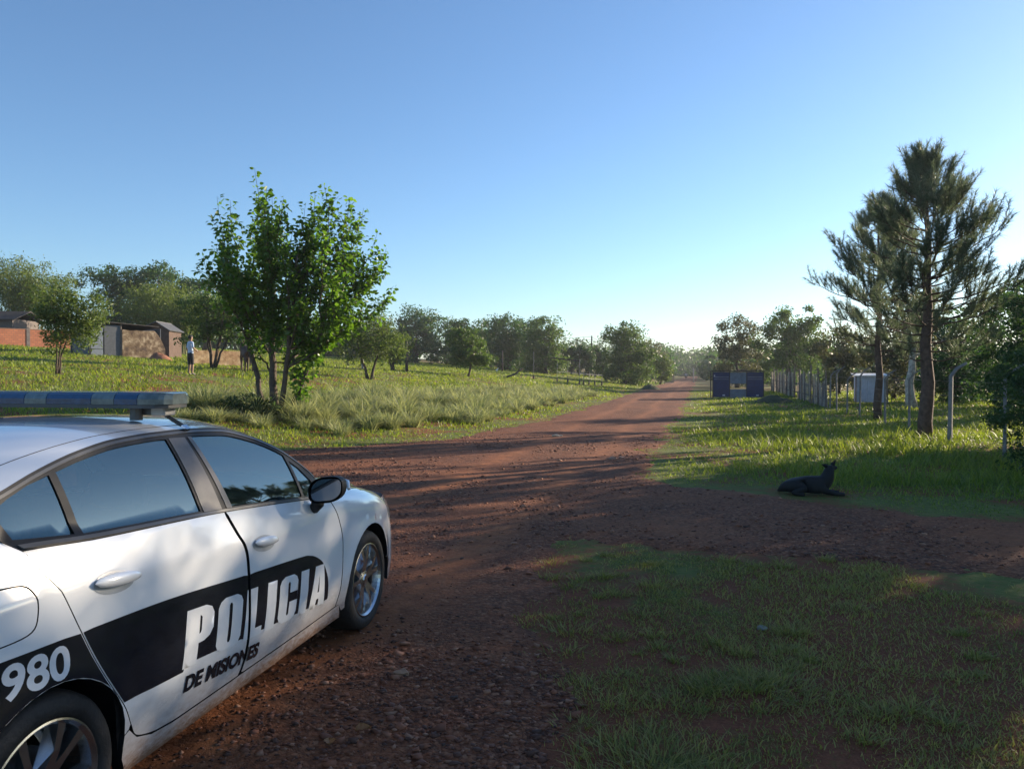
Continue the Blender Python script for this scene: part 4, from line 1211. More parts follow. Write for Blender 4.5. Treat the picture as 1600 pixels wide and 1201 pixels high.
def police_car():
    rz = math.pi / 2 - CAR_H
    root = thing('police_car', (CAR_X, CAR_Y, gz(CAR_X, CAR_Y) + 0.02), 'white police sedan with black side stripe and POLICIA lettering parked on gravel', 'car', rz=rz)
    WHITE = paint_material()
    BLACKF = plain('black_film', (0.010, 0.012, 0.018), 0.22, var=0.3, scale=12, coat=0.4)
    LETW = plain('white_film', (0.72, 0.74, 0.76), 0.25, var=0.08, scale=8, coat=0.3)
    TRIM = plain('black_trim', (0.010, 0.010, 0.011), 0.5, var=0.2, spec=0.3)
    PIL = plain('pillar_film', (0.10, 0.09, 0.085), 0.4, var=0.2, scale=20)
    CHROME = plain('chrome', (0.62, 0.63, 0.65), 0.14, 1.0, var=0.1)
    ALLOY = plain('alloy', (0.55, 0.56, 0.57), 0.24, 1.0, var=0.12, scale=14)
    RUBBER = plain('tyre_rubber', (0.022, 0.020, 0.019), 0.75, var=0.5, scale=7, bump=0.3, bscale=60)
    DARK = plain('dark_plastic', (0.012, 0.012, 0.013), 0.6)
    SEATM = plain('seat_cloth', (0.035, 0.035, 0.038), 0.85)
    GLASS = glass_material('window_glass', (0.008, 0.016, 0.018), 0.66)
    LAMP = glass_material('headlamp_lens', (0.35, 0.38, 0.40), 0.55)
    # seams, in the side view
    fs = smooth_poly([(-0.548, 0.952), (-0.525, 0.90), (-0.462, 0.76), (-0.448, 0.645), (-0.458, 0.48), (-0.470, 0.375), (-0.492, 0.290)], 5)
    bsm = smooth_poly([(-1.606, 1.056), (-1.56, 0.95), (-1.513, 0.859), (-1.505, 0.75), (-1.500, 0.55), (-1.502, 0.34), (-1.535, 0.277)], 5)
    rs = smooth_poly([(-2.728, 1.128), (-2.685, 1.05), (-2.634, 0.978), (-2.558, 0.815), (-2.465, 0.636), (-2.363, 0.489), (-2.305, 0.390), (-2.255, 0.325), (-2.16, 0.292), (-2.06, 0.281)], 5)
    g = 0.005
    for sgn in (-1, 1):
        belt_f = [(x, float(c_belt(x))) for x in np.linspace(-1.606 + g, -0.548, 20)]
        belt_r = [(x, float(c_belt(x))) for x in np.linspace(-2.728, -1.606 - 2 * g, 20)]
        fd = belt_f + fs[1:] + [(x, 0.279 + 0.011 * ((x + 1.535) / 1.04) ** 2) for x in np.linspace(-0.56, -1.50, 12)] + [(x + 2.2 * g, z) for x, z in bsm[::-1][1:-1]]
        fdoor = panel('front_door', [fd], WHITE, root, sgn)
        rd = belt_r + [(x - 2.6 * g, z) for x, z in bsm[1:]] + [(x, 0.277) for x in np.linspace(-1.6, -2.0, 6)] + rs[::-1][:-1]
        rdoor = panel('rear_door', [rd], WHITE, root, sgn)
        # sill
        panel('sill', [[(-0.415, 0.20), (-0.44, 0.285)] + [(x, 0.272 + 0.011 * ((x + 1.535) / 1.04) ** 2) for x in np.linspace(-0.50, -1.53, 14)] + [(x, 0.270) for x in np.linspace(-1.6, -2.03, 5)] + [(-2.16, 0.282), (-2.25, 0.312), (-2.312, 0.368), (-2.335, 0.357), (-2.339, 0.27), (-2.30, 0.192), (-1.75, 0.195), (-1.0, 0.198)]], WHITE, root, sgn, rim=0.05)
        # front wing with arch
        top = [(x, float(c_hood_z(x)) - 0.0015) for x in np.linspace(-0.50, 0.42, 26)]
        wing = [(x + 2 * g, z) for x, z in fs] + [(-0.44, 0.285), (-0.408, 0.24)] + arc(0.0, 0.325, 0.375, 192, 8)[0:] + [(0.40, 0.42), (0.43, 0.60), (0.42, 0.80)] + top[::-1] + [(-0.53, 0.99)]
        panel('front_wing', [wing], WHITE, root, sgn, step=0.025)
        # rear quarter with arch and fuel flap
        q = [(x - g, z) for x, z in rs[:31]] + [(-2.318, 0.374), (-2.336, 0.362)] + arc(-2.70, 0.325, 0.365, 6, 178) + [(-3.08, 0.30), (-3.20, 0.26), (-3.34, 0.30), (-3.42, 0.5), (-3.45, 0.75), (-3.50, 0.98), (-3.47, 1.06)] + \
            [(x, float(c_rail(x)) - 0.002) for x in np.linspace(-3.44, -2.86, 10)] + [(-2.80, 1.262), (-2.765, 1.22), (-2.742, 1.16)]
        flap = smooth_poly([(-3.0, 1.04), (-2.80, 1.042), (-2.742, 1.005), (-2.735, 0.94), (-2.765, 0.885), (-2.88, 0.875), (-3.0, 0.885), (-3.02, 0.96)], 5, True)
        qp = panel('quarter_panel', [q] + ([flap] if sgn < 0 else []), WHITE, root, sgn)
        if sgn < 0:
            cx = sum(p[0] for p in flap) / len(flap); cz = sum(p[1] for p in flap) / len(flap)
            panel('fuel_flap', [[(cx + (a - cx) * 0.965, cz + (b - cz) * 0.95) for a, b in flap]], WHITE, qp, sgn, off=-0.001)
        # dark backing behind the seams, window surround, pillars and glass
        panel('inner_shell', [[(-0.35, 0.24), (-0.38, 0.9), (-0.55, 0.945)] + [(x, float(c_belt(x)) - 0.004) for x in np.linspace(-0.6, -2.74, 20)] + [(-2.68, 0.98), (-2.40, 0.55), (-2.33, 0.26)]], DARK, root, sgn, off=-0.022, rim=0, step=0.08)
        railp = [(x, float(c_rail(x))) for x in np.linspace(-2.80, -0.56, 44)]
        beltp = [(x, float(c_belt(x)) + 0.001) for x in np.linspace(-0.560, -2.728, 36)]
        win = {'rear_quarter_glass': [(-2.700, 1.158), (-2.470, 1.132), (-2.462, 1.338), (-2.56, 1.318), (-2.66, 1.285), (-2.735, 1.252)],
               'rear_door_glass': [(-2.435, 1.128)] + [(x, float(c_belt(x)) + 0.022) for x in np.linspace(-2.3, -1.80, 8)] + [(-1.775, 1.092), (-1.768, 1.406)] + [(x, float(c_rail(x)) - 0.034) for x in np.linspace(-1.82, -2.40, 14)] + [(-2.428, 1.346)],
               'front_door_glass': [(-1.560, 1.076)] + [(x, float(c_belt(x)) + 0.020) for x in np.linspace(-1.45, -0.86, 10)] + [(-0.842, 1.012), (-0.838, 1.238)] + [(x, float(c_rail(x)) - 0.036) for x in np.linspace(-0.88, -1.56, 16)] + [(-1.588, 1.405)],
               'front_quarter_glass': [(-0.815, 1.006), (-0.615, 0.988), (-0.665, 1.075), (-0.74, 1.155), (-0.812, 1.205)]}
        surround = panel('window_surround', [railp + beltp] + list(win.values()), TRIM, root, sgn, off=0.001)
        for nm, poly in win.items():
            panel('side_window', [poly], GLASS, root, sgn, off=-0.004, rim=0)
        panel('pillar_cover', [[(-1.760, 1.084), (-1.628, 1.076), (-1.640, 1.404), (-1.752, 1.408)]], PIL, surround, sgn, off=0.004, rim=0.004)
        panel('pillar_cover', [[(-1.590, 1.072), (-1.545, 1.069), (-1.592, 1.402), (-1.618, 1.404)]], PIL, surround, sgn, off=0.004, rim=0.004)
        # bright strip along the belt and the roof edge
        panel('belt_strip', [[(x, float(c_belt(x)) + 0.003) for x in np.linspace(-0.58, -2.72, 40)] + [(x, float(c_belt(x)) + 0.013) for x in np.linspace(-2.72, -0.59, 40)]], plain('satin_strip', (0.10, 0.10, 0.10), 0.35, 0.4), surround, sgn, off=0.006, rim=0.006)
        panel('edge_strip', [[(x, float(c_rail(x)) - 0.010) for x in np.linspace(-2.78, -0.60, 50)] + [(x, float(c_rail(x)) - 0.020) for x in np.linspace(-0.60, -2.78, 50)]], plain('satin_strip', (0.10, 0.10, 0.10), 0.35, 0.4), surround, sgn, off=0.005, rim=0.005)
        # black stripe film
        zl = lambda x: 0.497 - 0.0885 * (x + 2.0)                # lower edge, under the letters
        topE = smooth_poly([(-3.30, 0.85), (-2.88, 0.834), (-2.58, 0.822), (-2.10, 0.800), (-1.55, 0.752), (-1.00, 0.708), (-0.88, 0.690), (-0.80, 0.663), (-0.722, 0.615), (-0.672, 0.545), (-0.646, 0.47), (-0.640, 0.385)], 6)
        botE = [(-0.650, 0.380)] + [(x, zl(x)) for x in np.linspace(-0.72, -1.995, 16)] + [(-2.004, 0.470), (-2.2, 0.481), (-2.36, 0.490)]
        archE = arc(-2.70, 0.325, 0.3665, 27, 140, 16)
        stripe = topE + botE + archE[1:] + [(-3.20, 0.60)]
        off = 0.0016
        def cut(poly, lo, hi):                                  # keep the part between two seam lines (functions of z)
            return poly
        # split along the real seams: front-door part, rear-door part, quarter part
        def seam_x(seam, z): 
            s = sorted((b, a) for a, b in seam); return float(np.interp(z, [q[0] for q in s], [q[1] for q in s]))
        bz = np.linspace(0.745, 0.44, 8); rzv = np.linspace(0.818, 0.497, 8)
        front = [(seam_x(bsm, z) + 0.009, z) for z in bz[::-1]] + [p for p in topE if p[0] > -1.48] + [p for p in botE if p[0] > -1.48]
        rear = [(seam_x(rs, z) + 0.004, z) for z in rzv[::-1]] + [p for p in topE if -2.53 < p[0] < -1.53] + [(seam_x(bsm, z) - 0.014, z) for z in bz] + [p for p in botE if -2.34 < p[0] < -1.53]
        quarter = [p for p in topE if p[0] < -2.60] + [(seam_x(rs, z) - 0.009, z) for z in rzv] + archE[2:] + [(-3.15, 0.55), (-3.30, 0.60)]
        panel('stripe', [front], BLACKF, fdoor, sgn, off=off, rim=0, step=0.03)
        panel('stripe', [rear], BLACKF, rdoor, sgn, off=off, rim=0, step=0.03)
        panel('stripe', [quarter], BLACKF, qp, sgn, off=off, rim=0, step=0.03)
        # the word on the stripe
        polF = []; polR = []
        H_ = 0.236
        seq = 'POLICIA'; gap = 0.085
        wid = sum(BLOCK[c][0] for c in seq) + gap * (len(seq) - 1)
        sx = 1.322 / wid
        u = 0.0
        for c in seq:
            w, o_, hs = BLOCK[c]
            u0, u1 = u, u + w
            def mp(p):
                ux = (u0 + p[0]) * sx
                xx = (-2.005 + ux) if sgn < 0 else (-0.672 - ux)
                sh = 0.030 * (p[1] - 0.3) * (1 if sgn < 0 else -1)
                x_ = xx + sh
                return (x_, 0.482 - 0.0885 * (x_ + 2.0) + H_ * p[1])
            poly = ([mp(p) for p in o_], [[mp(p) for p in h] for h in hs])
            xs_ = [p[0] for p in poly[0]]
            if max(xs_) < -1.51: polR.append(poly)
            elif min(xs_) > -1.50: polF.append(poly)
            else:
                polR.append((clip_x(poly[0], -1.516, False), [clip_x(h, -1.516, False) for h in poly[1] if min(p[0] for p in h) < -1.516]))
                polF.append((clip_x(poly[0], -1.494, True), [clip_x(h, -1.494, True) for h in poly[1] if max(p[0] for p in h) > -1.494]))
            u = u1 + gap
        polF = [(o, [h for h in hs if len(h) > 2]) for o, hs in polF if len(o) > 2]
        polR = [(o, [h for h in hs if len(h) > 2]) for o, hs in polR if len(o) > 2]
        lay_letters('lettering', polF, LETW, fdoor, sgn, 0.0030)
        lay_letters('lettering', polR, LETW, rdoor, sgn, 0.0030)
        # second line, split at the door seam
        if sgn < 0:
            x0, zt = -1.985, 0.372
            lay_text('lettering', 'DE MISIONES', 0.074, 0.600, x0, zt, -0.10, BLACKF, rdoor, sgn, 0.0030, bold=0.048, italic=0.06, cut=(-1.518, 1))
            lay_text('lettering', 'DE MISIONES', 0.074, 0.600, x0, zt, -0.10, BLACKF, fdoor, sgn, 0.0030, bold=0.048, italic=0.06, cut=(-1.492, -1))
            lay_text('lettering', '980', 0.112, 0.262, -2.885, 0.708, -0.055, LETW, qp, sgn, 0.0030, bold=0.025, italic=0.05)
        else:
            lay_text('lettering', 'DE MISIONES', 0.074, 0.600, -0.70, 0.26, -0.09, BLACKF, fdoor, sgn, 0.0030, bold=0.035, cut=(-1.45, -1))
        # door handles
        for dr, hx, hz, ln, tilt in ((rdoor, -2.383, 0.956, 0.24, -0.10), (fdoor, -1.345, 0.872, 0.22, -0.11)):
            mb = MB()
            prof = []
            for k in range(13):
                t = k / 12; s = math.sin(math.pi * min(1, max(0.0, t))) ** 0.45
                xx = hx - ln / 2 + ln * t; zz = hz + tilt * (xx - hx)
                prof.append((xx, zz, 0.020 * s + 0.001, 0.024 * s + 0.001))
            ring = []
            for xx, zz, rw, rh in prof:
                ly = float(lside(xx, zz)) + 0.014
                ring.append([(xx, sgn * (ly + rw * math.cos(a)), zz + rh * math.sin(a)) for a in np.linspace(0, 2 * math.pi, 10, endpoint=False)])
            n = 10
            mb.add([v for r_ in ring for v in r_], [(i * n + k, i * n + (k + 1) % n, (i + 1) * n + (k + 1) % n, (i + 1) * n + k) for i in range(12) for k in range(n)])
            h = mb.build('handle', WHITE, dr, smooth=True)
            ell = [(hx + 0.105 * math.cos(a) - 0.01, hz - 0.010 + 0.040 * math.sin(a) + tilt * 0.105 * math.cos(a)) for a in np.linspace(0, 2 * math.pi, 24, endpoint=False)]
            panel('handle_shade', [ell], plain('recess_shade', (0.42, 0.44, 0.46), 0.3, coat=0.5), dr, sgn, off=0.002, rim=0, step=0.03)  # flat grey disc, the shadow of the handle cup painted on the door
        # mirror
        mx, ml, mz = -0.845, 0.985, 1.060
        mb = MB()
        ring = []
        for i in range(9):
            a = -math.pi / 2 + math.pi * i / 8
            cx = -0.055 + 0.15 * (i / 8) ** 0.9
            sc = 1.0 - 0.75 * max(0, (i / 8 - 0.15) / 0.85) ** 2.2
            ring.append([(mx + cx, sgn * (ml + 0.102 * sc * math.copysign(abs(math.cos(u)) ** 0.7, math.cos(u)) + 0.012), mz + 0.072 * sc * math.copysign(abs(math.sin(u)) ** 0.75, math.sin(u)) + 0.02 * math.cos(u) * sc) for u in np.linspace(0, 2 * math.pi, 22, endpoint=False)])
        n = 22
        mb.add([v for r_ in ring for v in r_], [(i * n + k, i * n + (k + 1) % n, (i + 1) * n + (k + 1) % n, (i + 1) * n + k) for i in range(8) for k in range(n)] + [tuple(range(8 * n, 9 * n))])
        mir = mb.build('wing_mirror', DARK, root, smooth=True)
        mb = MB()
        mb.add([(mx - 0.046, sgn * (ml + 0.089 * math.copysign(abs(math.cos(u)) ** 0.7, math.cos(u)) + 0.012), mz + 0.060 * math.copysign(abs(math.sin(u)) ** 0.75, math.sin(u)) + 0.02 * math.cos(u)) for u in np.linspace(0, 2 * math.pi, 22, endpoint=False)], [tuple(range(22))])
        mb.build('mirror_glass', plain('mirror_silver', (0.16, 0.17, 0.19), 0.05, 1.0, var=0.02), mir)
        mb = MB()
        mb.tube([(mx + 0.04, sgn * (ml - 0.09), mz - 0.07), (mx + 0.055, sgn * 0.90, 0.965), (mx + 0.075, sgn * 0.865, 0.930)], [0.030, 0.036, 0.030], 10)
        mb.build('mirror_arm', DARK, mir, smooth=True)
        mb = MB()
        mb.tube([(mx + 0.075, sgn * (ml + 0.03), mz + 0.045), (mx + 0.06, sgn * (ml + 0.090), mz + 0.03), (mx + 0.02, sgn * (ml + 0.118), mz + 0.0)], [0.014, 0.016, 0.01], 8)
        mb.build('mirror_cap', WHITE, mir, smooth=True)
        # wheels
        for ax in (0.0, -2.70):
            yo = sgn * 0.868
            mb = MB()
            pr = [(0.236, -0.035), (0.246, 0.004), (0.275, 0.010), (0.305, 0.002), (0.320, -0.018), (0.326, -0.05), (0.327, -0.11), (0.326, -0.17), (0.318, -0.205), (0.295, -0.225), (0.236, -0.20)]
            mb.lathe([(r_, sgn * a) for r_, a in pr], 56, 'y', (ax, yo, 0.325))
            wheel = mb.build('wheel', RUBBER, root, smooth=True)
            mb = MB()
            mb.lathe([(r_, sgn * a) for r_, a in [(0.237, -0.004), (0.240, 0.001), (0.233, 0.003), (0.222, -0.012), (0.214, -0.05), (0.208, -0.17), (0.19, -0.18)]], 56, 'y', (ax, yo, 0.325))
            ph = 0.35 if ax == 0 else 0.9
            for k in range(5):
                for dlt in (-0.20, 0.20):                     # paired spokes
                    a0 = ph + 2 * math.pi * k / 5 + dlt * 0.55; a1 = ph + 2 * math.pi * k / 5 + dlt * 1.25
                    def pt(r_, a, w, y_): return (ax + r_ * math.cos(a) - w * math.sin(a), yo + sgn * y_, 0.325 + r_ * math.sin(a) + w * math.cos(a))
                    w0, w1 = 0.021, 0.017
                    vs = [pt(0.050, a0, -w0, -0.022), pt(0.050, a0, w0, -0.022), pt(0.224, a1, w1, -0.012), pt(0.224, a1, -w1, -0.012),
                          pt(0.050, a0, -w0 * 1.2, -0.06), pt(0.050, a0, w0 * 1.2, -0.06), pt(0.224, a1, w1 * 1.25, -0.055), pt(0.224, a1, -w1 * 1.25, -0.055)]
                    mid = [pt(0.137, (a0 + a1) / 2, -0.013, -0.010), pt(0.137, (a0 + a1) / 2, 0.013, -0.010)]
                    mb.add(vs + mid, [(0, 1, 9, 8), (8, 9, 2, 3), (0, 8, 4), (8, 3, 7), (8, 7, 4), (1, 5, 9), (9, 6, 2), (9, 5, 6), (2, 6, 7, 3), (0, 4, 5, 1)])
            mb.lathe([(0.0, sgn * -0.010), (0.028, sgn * -0.010), (0.034, sgn * -0.016), (0.062, sgn * -0.024), (0.066, sgn * -0.06)], 30, 'y', (ax, yo, 0.325))
            mb.build('rim', ALLOY, wheel)
            mb = MB()
            mb.lathe([(0.0, sgn * -0.085), (0.145, sgn * -0.085), (0.145, sgn * -0.11), (0.0, sgn * -0.11)], 40, 'y', (ax, yo, 0.325))
            mb.build('brake_disc', plain('brake_steel', (0.18, 0.16, 0.15), 0.45, 0.9), wheel, smooth=False)
            mb = MB()                                          # liner in the arch
            vs = []; n_ = 26
            for k in range(n_):
                a = R(-14 + 208 * k / (n_ - 1))
                for dy in (-0.008, -0.36):
                    vs.append((ax + 0.395 * math.cos(a), sgn * (0.868 + dy), 0.325 + 0.395 * math.sin(a)))
            mb.add(vs, [(2 * k, 2 * k + 1, 2 * k + 3, 2 * k + 2) for k in range(n_ - 1)])
            mb.add([(ax + 0.395 * math.cos(R(-14 + 208 * k / (n_ - 1))), sgn * 0.50, 0.325 + 0.395 * math.sin(R(-14 + 208 * k / (n_ - 1)))) for k in range(n_)], [tuple(range(n_))])
            mb.build('arch_liner', DARK, root)
    # roof, screens, bonnet, boot: surfaces between the two sides
    t_ = np.concatenate([np.linspace(0, 0.12, 7), np.linspace(0.16, 1.84, 30), np.linspace(1.88, 2, 7)])
    def arch_rows(Rx, Rl, Rz, Cx, Cz, ts=t_, p=2.6):
        rows = []
        for rx, rl, rz_, cx, cz in zip(Rx, Rl, Rz, Cx, Cz):
            s = np.abs(1 - ts)                                  # 1 at the sides, 0 in the middle
            w = 1 - s ** p
            y = np.where(ts < 1, -1, 1) * rl * s
            rows.append(np.stack([rx + (cx - rx) * (1 - s ** 2), y, rz_ + (cz - rz_) * w], 1))
        return np.array(rows)
    c_mid = cub([-3.5, -3.1, -2.75, -2.45, -2.1, -1.7, -1.3, -1.0], [1.10, 1.235, 1.375, 1.452, 1.492, 1.503, 1.488, 1.452])
    rx = np.linspace(-2.62, -1.07, 40)
    G = arch_rows(rx, lside(rx, c_rail(rx)) + 0.001, c_rail(rx), rx, c_mid(rx))
    roof = grid_surface('roof', G, WHITE, root)
    for s in (-1, 1):
        mb = MB(); mb.tube([(x, s * 0.555, float(c_rail(x) + (c_mid(x) - c_rail(x)) * (1 - (0.555 / float(lside(x, c_rail(x)))) ** 2.6)) - 0.003) for x in np.linspace(-2.55, -1.15, 24)], 0.005, 5)
        mb.build('roof_seam', DARK, roof)
    # windscreen and front pillars
    u = np.linspace(0, 1, 22)
    ax_ = -1.07 + 0.56 * u; al = lside(ax_, c_rail(ax_)) + 0.001; az = c_rail(ax_)
    cx = -1.07 + 0.90 * u; cz = 1.462 - 0.44 * u ** 1.12
    G = arch_rows(ax_, al, az, cx, cz, p=2.2)
    k = 5
    grid_surface('front_pillar', G[:, :k + 1], WHITE, root); grid_surface('front_pillar', G[:, -k - 1:], WHITE, root)
    grid_surface('windscreen', G[:, k:-k] - np.array([0, 0, 0.006]), GLASS, root)
    # rear pillars and rear screen
    bx = np.linspace(-3.44, -2.62, 24)
    G = arch_rows(bx, lside(bx, c_rail(bx)) + 0.001, c_rail(bx), bx, c_mid(bx))
    grid_surface('rear_pillar', G[:, :9], WHITE, root); grid_surface('rear_pillar', G[:, -9:], WHITE, root)
    grid_surface('rear_screen', G[:, 8:-8] - np.array([0, 0, 0.006]), GLASS, root)
    # bonnet
    v = np.linspace(0, 1, 26)
    ex = -0.50 + 1.10 * v; el = c_hood_l(ex) - 0.006; ez = c_hood_z(ex) + 0.006
    hx = -0.20 + 1.04 * v; hz = 1.045 - 0.10 * v - 0.12 * v ** 2.4
    G = arch_rows(ex, el, ez, hx, hz, p=2.0)
    s_ = np.abs(1 - t_)
    G[:, :, 2] += (0.020 * np.exp(-((s_ - 0.80) / 0.10) ** 2))[None, :] * np.sin(math.pi * np.clip(v, 0, 1))[:, None] ** 0.5
    grid_surface('bonnet', G, WHITE, root)
    lower = G[:1, :, :].copy(); lower[:, :, 2] -= 0.03; lower[:, :, 0] -= 0.30
    grid_surface('cowl', np.concatenate([lower, G[:1] - np.array([0, 0, 0.012])]), DARK, root)
    # boot lid
    v = np.linspace(0, 1, 12)
    ex = -3.40 - 0.22 * v; el = 0.70 - 0.06 * v; ez = 1.075 - 0.02 * v
    G = arch_rows(ex, el, ez, -3.42 - 0.30 * v, 1.105 - 0.015 * v, p=3.0)
    tail = G[-1:].copy(); tl = []
    for dz, dx in ((0.0, 0.0), (-0.06, -0.015), (-0.2, 0.01), (-0.42, 0.03)):
        w = tail.copy(); w[:, :, 2] += dz; w[:, :, 0] += dx; tl.append(w)
    grid_surface('boot_lid', np.concatenate([G] + tl), WHITE, root)
    # bumpers
    def plan_curve(pts): return np.array(smooth_poly(pts, 8))
    def bumper(name, half, zs, inset, ctr, mat, s0=0.0, s1=1.0, off=0.0, both=True):
        pc = plan_curve(half)
        full = np.concatenate([pc * [1, -1], (pc[::-1] * [1, 1])[1:]])
        n = len(full); a = int(s0 * (n - 1)); b = int(s1 * (n - 1)) + 1
        full = full[a:b]
        rows = []
        for z in zs:
            e = np.interp(z, inset[0], inset[1])
            q = (full - [ctr, 0]) * (1 - e) + [ctr, 0]
            d = unit(full - [ctr, 0])
            q = q + d * off
            rows.append(np.stack([q[:, 0], q[:, 1], np.full(len(q), z)], 1))
        return grid_surface(name, np.array(rows), mat, root)
    halfF = [(0.405, 0.862), (0.50, 0.845), (0.62, 0.80), (0.72, 0.72), (0.81, 0.58), (0.87, 0.40), (0.90, 0.20), (0.905, 0.0)]
    insF = ([0.15, 0.22, 0.35, 0.52, 0.64, 0.72, 0.80, 0.86], [0.06, 0.015, 0.0, 0.0, 0.015, 0.035, 0.07, 0.13])
    bumper('front_bumper', halfF, np.linspace(0.17, 0.80, 22), insF, 0.1, WHITE)
    bumper('grille', halfF, np.linspace(0.40, 0.70, 8), insF, 0.1, plain('grille_black', (0.015, 0.015, 0.016), 0.4), 0.36, 0.64, 0.006)
    bumper('headlight', halfF, np.linspace(0.66, 0.785, 8), insF, 0.1, LAMP, 0.05, 0.30, 0.010)
    bumper('headlight', halfF, np.linspace(0.66, 0.785, 8), insF, 0.1, LAMP, 0.70, 0.95, 0.010)
    halfR = [(-3.40, 0.80), (-3.52, 0.77), (-3.63, 0.70), (-3.70, 0.55), (-3.73, 0.30), (-3.74, 0.0)]
    insR = ([0.2, 0.3, 0.5, 0.7, 1.02], [0.03, 0.0, 0.0, 0.02, 0.04])
    bumper('rear_bumper', halfR, np.linspace(0.22, 1.03, 18), insR, -2.6, WHITE)
    TAIL = plain('tail_lens', (0.35, 0.02, 0.02), 0.1, coat=0.8)
    bumper('tail_light', halfR, np.linspace(0.84, 1.0, 6), insR, -2.6, TAIL, 0.02, 0.25, 0.008)
    bumper('tail_light', halfR, np.linspace(0.84, 1.0, 6), insR, -2.6, TAIL, 0.75, 0.98, 0.008)
    # floor pan and cabin
    mb = MB()
    mb.box((-1.35, 0, 0.24), (3.9, 1.30, 0.06))
    mb.box((-0.42, 0, 0.62), (0.10, 1.40, 0.7)); mb.box((-2.75, 0, 0.65), (0.08, 1.10, 0.6))
    mb.build('floor_pan', DARK, root)
    mb = MB()
    mb.box((-0.50, 0, 0.90), (0.55, 1.42, 0.16)); mb.build('dashboard', SEATM, root, bevel=0.04)
    for yy in (-0.37, 0.37):
        mb = MB(); rot = Matrix.Rotation(R(-14), 3, 'Y')
        mb.box((-1.62, yy, 0.78), (0.14, 0.48, 0.62), rot); mb.box((-1.36, yy, 0.48), (0.52, 0.50, 0.14)); mb.box((-1.73, yy, 1.17), (0.10, 0.26, 0.17), rot)
        mb.build('front_seat', SEATM, root, bevel=0.03)
    mb = MB(); rot = Matrix.Rotation(R(-18), 3, 'Y')
    mb.box((-2.62, 0, 0.78), (0.14, 1.25, 0.58), rot); mb.box((-2.34, 0, 0.48), (0.5, 1.25, 0.14))
    for yy in (-0.40, 0.40): mb.box((-2.74, yy, 1.13), (0.09, 0.26, 0.15), rot)
    mb.build('rear_seat', SEATM, root, bevel=0.03)
    mb = MB()
    c = Vector((-0.82, 0.37, 0.93)); 
    mb.tube([c + Vector((0.07 * math.sin(a) , 0.185 * math.cos(a), 0.17 * math.sin(a))) for a in np.linspace(0, 2 * math.pi, 25)], 0.014, 6, cap=False)
    mb.build('steering_wheel', DARK, root, smooth=True)
    # the light bar across the roof
    BLUE = plain('blue_lens', (0.004, 0.045, 0.115), 0.25, var=0.35, scale=30, coat=0.6)
    CLEAR = plain('clear_lens', (0.10, 0.135, 0.14), 0.25, var=0.35, scale=24, coat=0.5)
    bx0, bz0, bz1, dp = -1.635, 1.543, 1.615, 0.135
    mb = MB()
    outl = []
    W = 0.625
    for a in np.linspace(-90, 90, 7): outl.append((bx0 + dp * math.sin(R(a)) , -(W - 0.10) - 0.10 * math.cos(R(a))))
    for a in np.linspace(90, 270, 7): outl.append((bx0 + dp * math.sin(R(a)), (W - 0.10) - 0.10 * math.cos(R(a))))
    n = len(outl)
    mb.add([(x, y, bz0) for x, y in outl] + [(x, y, bz0 + 0.016) for x, y in outl], [tuple(range(n - 1, -1, -1)), tuple(range(n, 2 * n))] + [(i, (i + 1) % n, n + (i + 1) % n, n + i) for i in range(n)])
    bar = mb.build('light_bar', plain('bar_base', (0.05, 0.055, 0.06), 0.45), root)
    segs = [(-0.625, -0.50, CLEAR), (-0.50, -0.38, BLUE), (-0.38, -0.26, CLEAR), (-0.26, -0.02, BLUE), (-0.02, 0.10, CLEAR), (0.10, 0.34, BLUE), (0.34, 0.46, CLEAR), (0.46, 0.625, BLUE)]
    for a, b, mt in segs:
        mb = MB()
        prof = [(-dp, bz0 + 0.017), (-dp, bz1 - 0.030), (-dp * 0.93, bz1 - 0.010), (-dp * 0.80, bz1), (dp * 0.80, bz1), (dp * 0.93, bz1 - 0.010), (dp, bz1 - 0.030), (dp, bz0 + 0.017)]
        def sec(y): 
            e = max(0, (abs(y) - (W - 0.10)) / 0.10); k_ = math.sqrt(max(0.0, 1 - min(e, 0.98) ** 2)) * 0.75 + 0.25
            return [(bx0 + px * k_, y, bz0 + 0.017 + (pz - bz0 - 0.017) * (0.8 + 0.2 * k_)) for px, pz in prof]
        ys = np.linspace(a + 0.0015, b - 0.0015, 8 if abs(a) > 0.45 or abs(b) > 0.55 else 2)
        n = len(prof); vs = []; fs_ = []
        for y in ys: vs += sec(y)
        for i in range(len(ys) - 1): fs_ += [(i * n + k_, i * n + (k_ + 1) % n, (i + 1) * n + (k_ + 1) % n, (i + 1) * n + k_) for k_ in range(n)]
        fs_ += [tuple(range(n)), tuple((len(ys) - 1) * n + k_ for k_ in range(n))]
        mb.add(vs, fs_)
        mb.build('lens', mt, bar)
    for s in (-1, 1):
        mb = MB()
        mb.box((bx0 + 0.02, s * 0.475, 1.525), (0.10, 0.10, 0.035)); mb.tube([(bx0 - 0.05, s * 0.43, 1.555), (bx0 - 0.05, s * 0.43, 1.485)], 0.028, 12)
        mb.tube([(bx0 + 0.02, s * 0.52, 1.515), (bx0 + 0.03, s * 0.575, 1.478), (bx0 + 0.035, s * 0.615, 1.455)], 0.010, 6)
        mb.build('mount', plain('mount_metal', (0.09, 0.09, 0.09), 0.45, 0.3), bar)
        mb = MB()
        mb.box((bx0 + 0.00, s * 0.535, 1.528), (0.085, 0.075, 0.045))
        mb.build('side_lamp', plain('lamp_housing', (0.35, 0.35, 0.34), 0.4), bar, bevel=0.006)
        mb = MB()
        mb.box((bx0 + 0.035, s * 0.628, 1.447), (0.035, 0.03, 0.012), Matrix.Rotation(R(38 * -s), 3, 'X'))
        mb.build('strap', CHROME, bar)
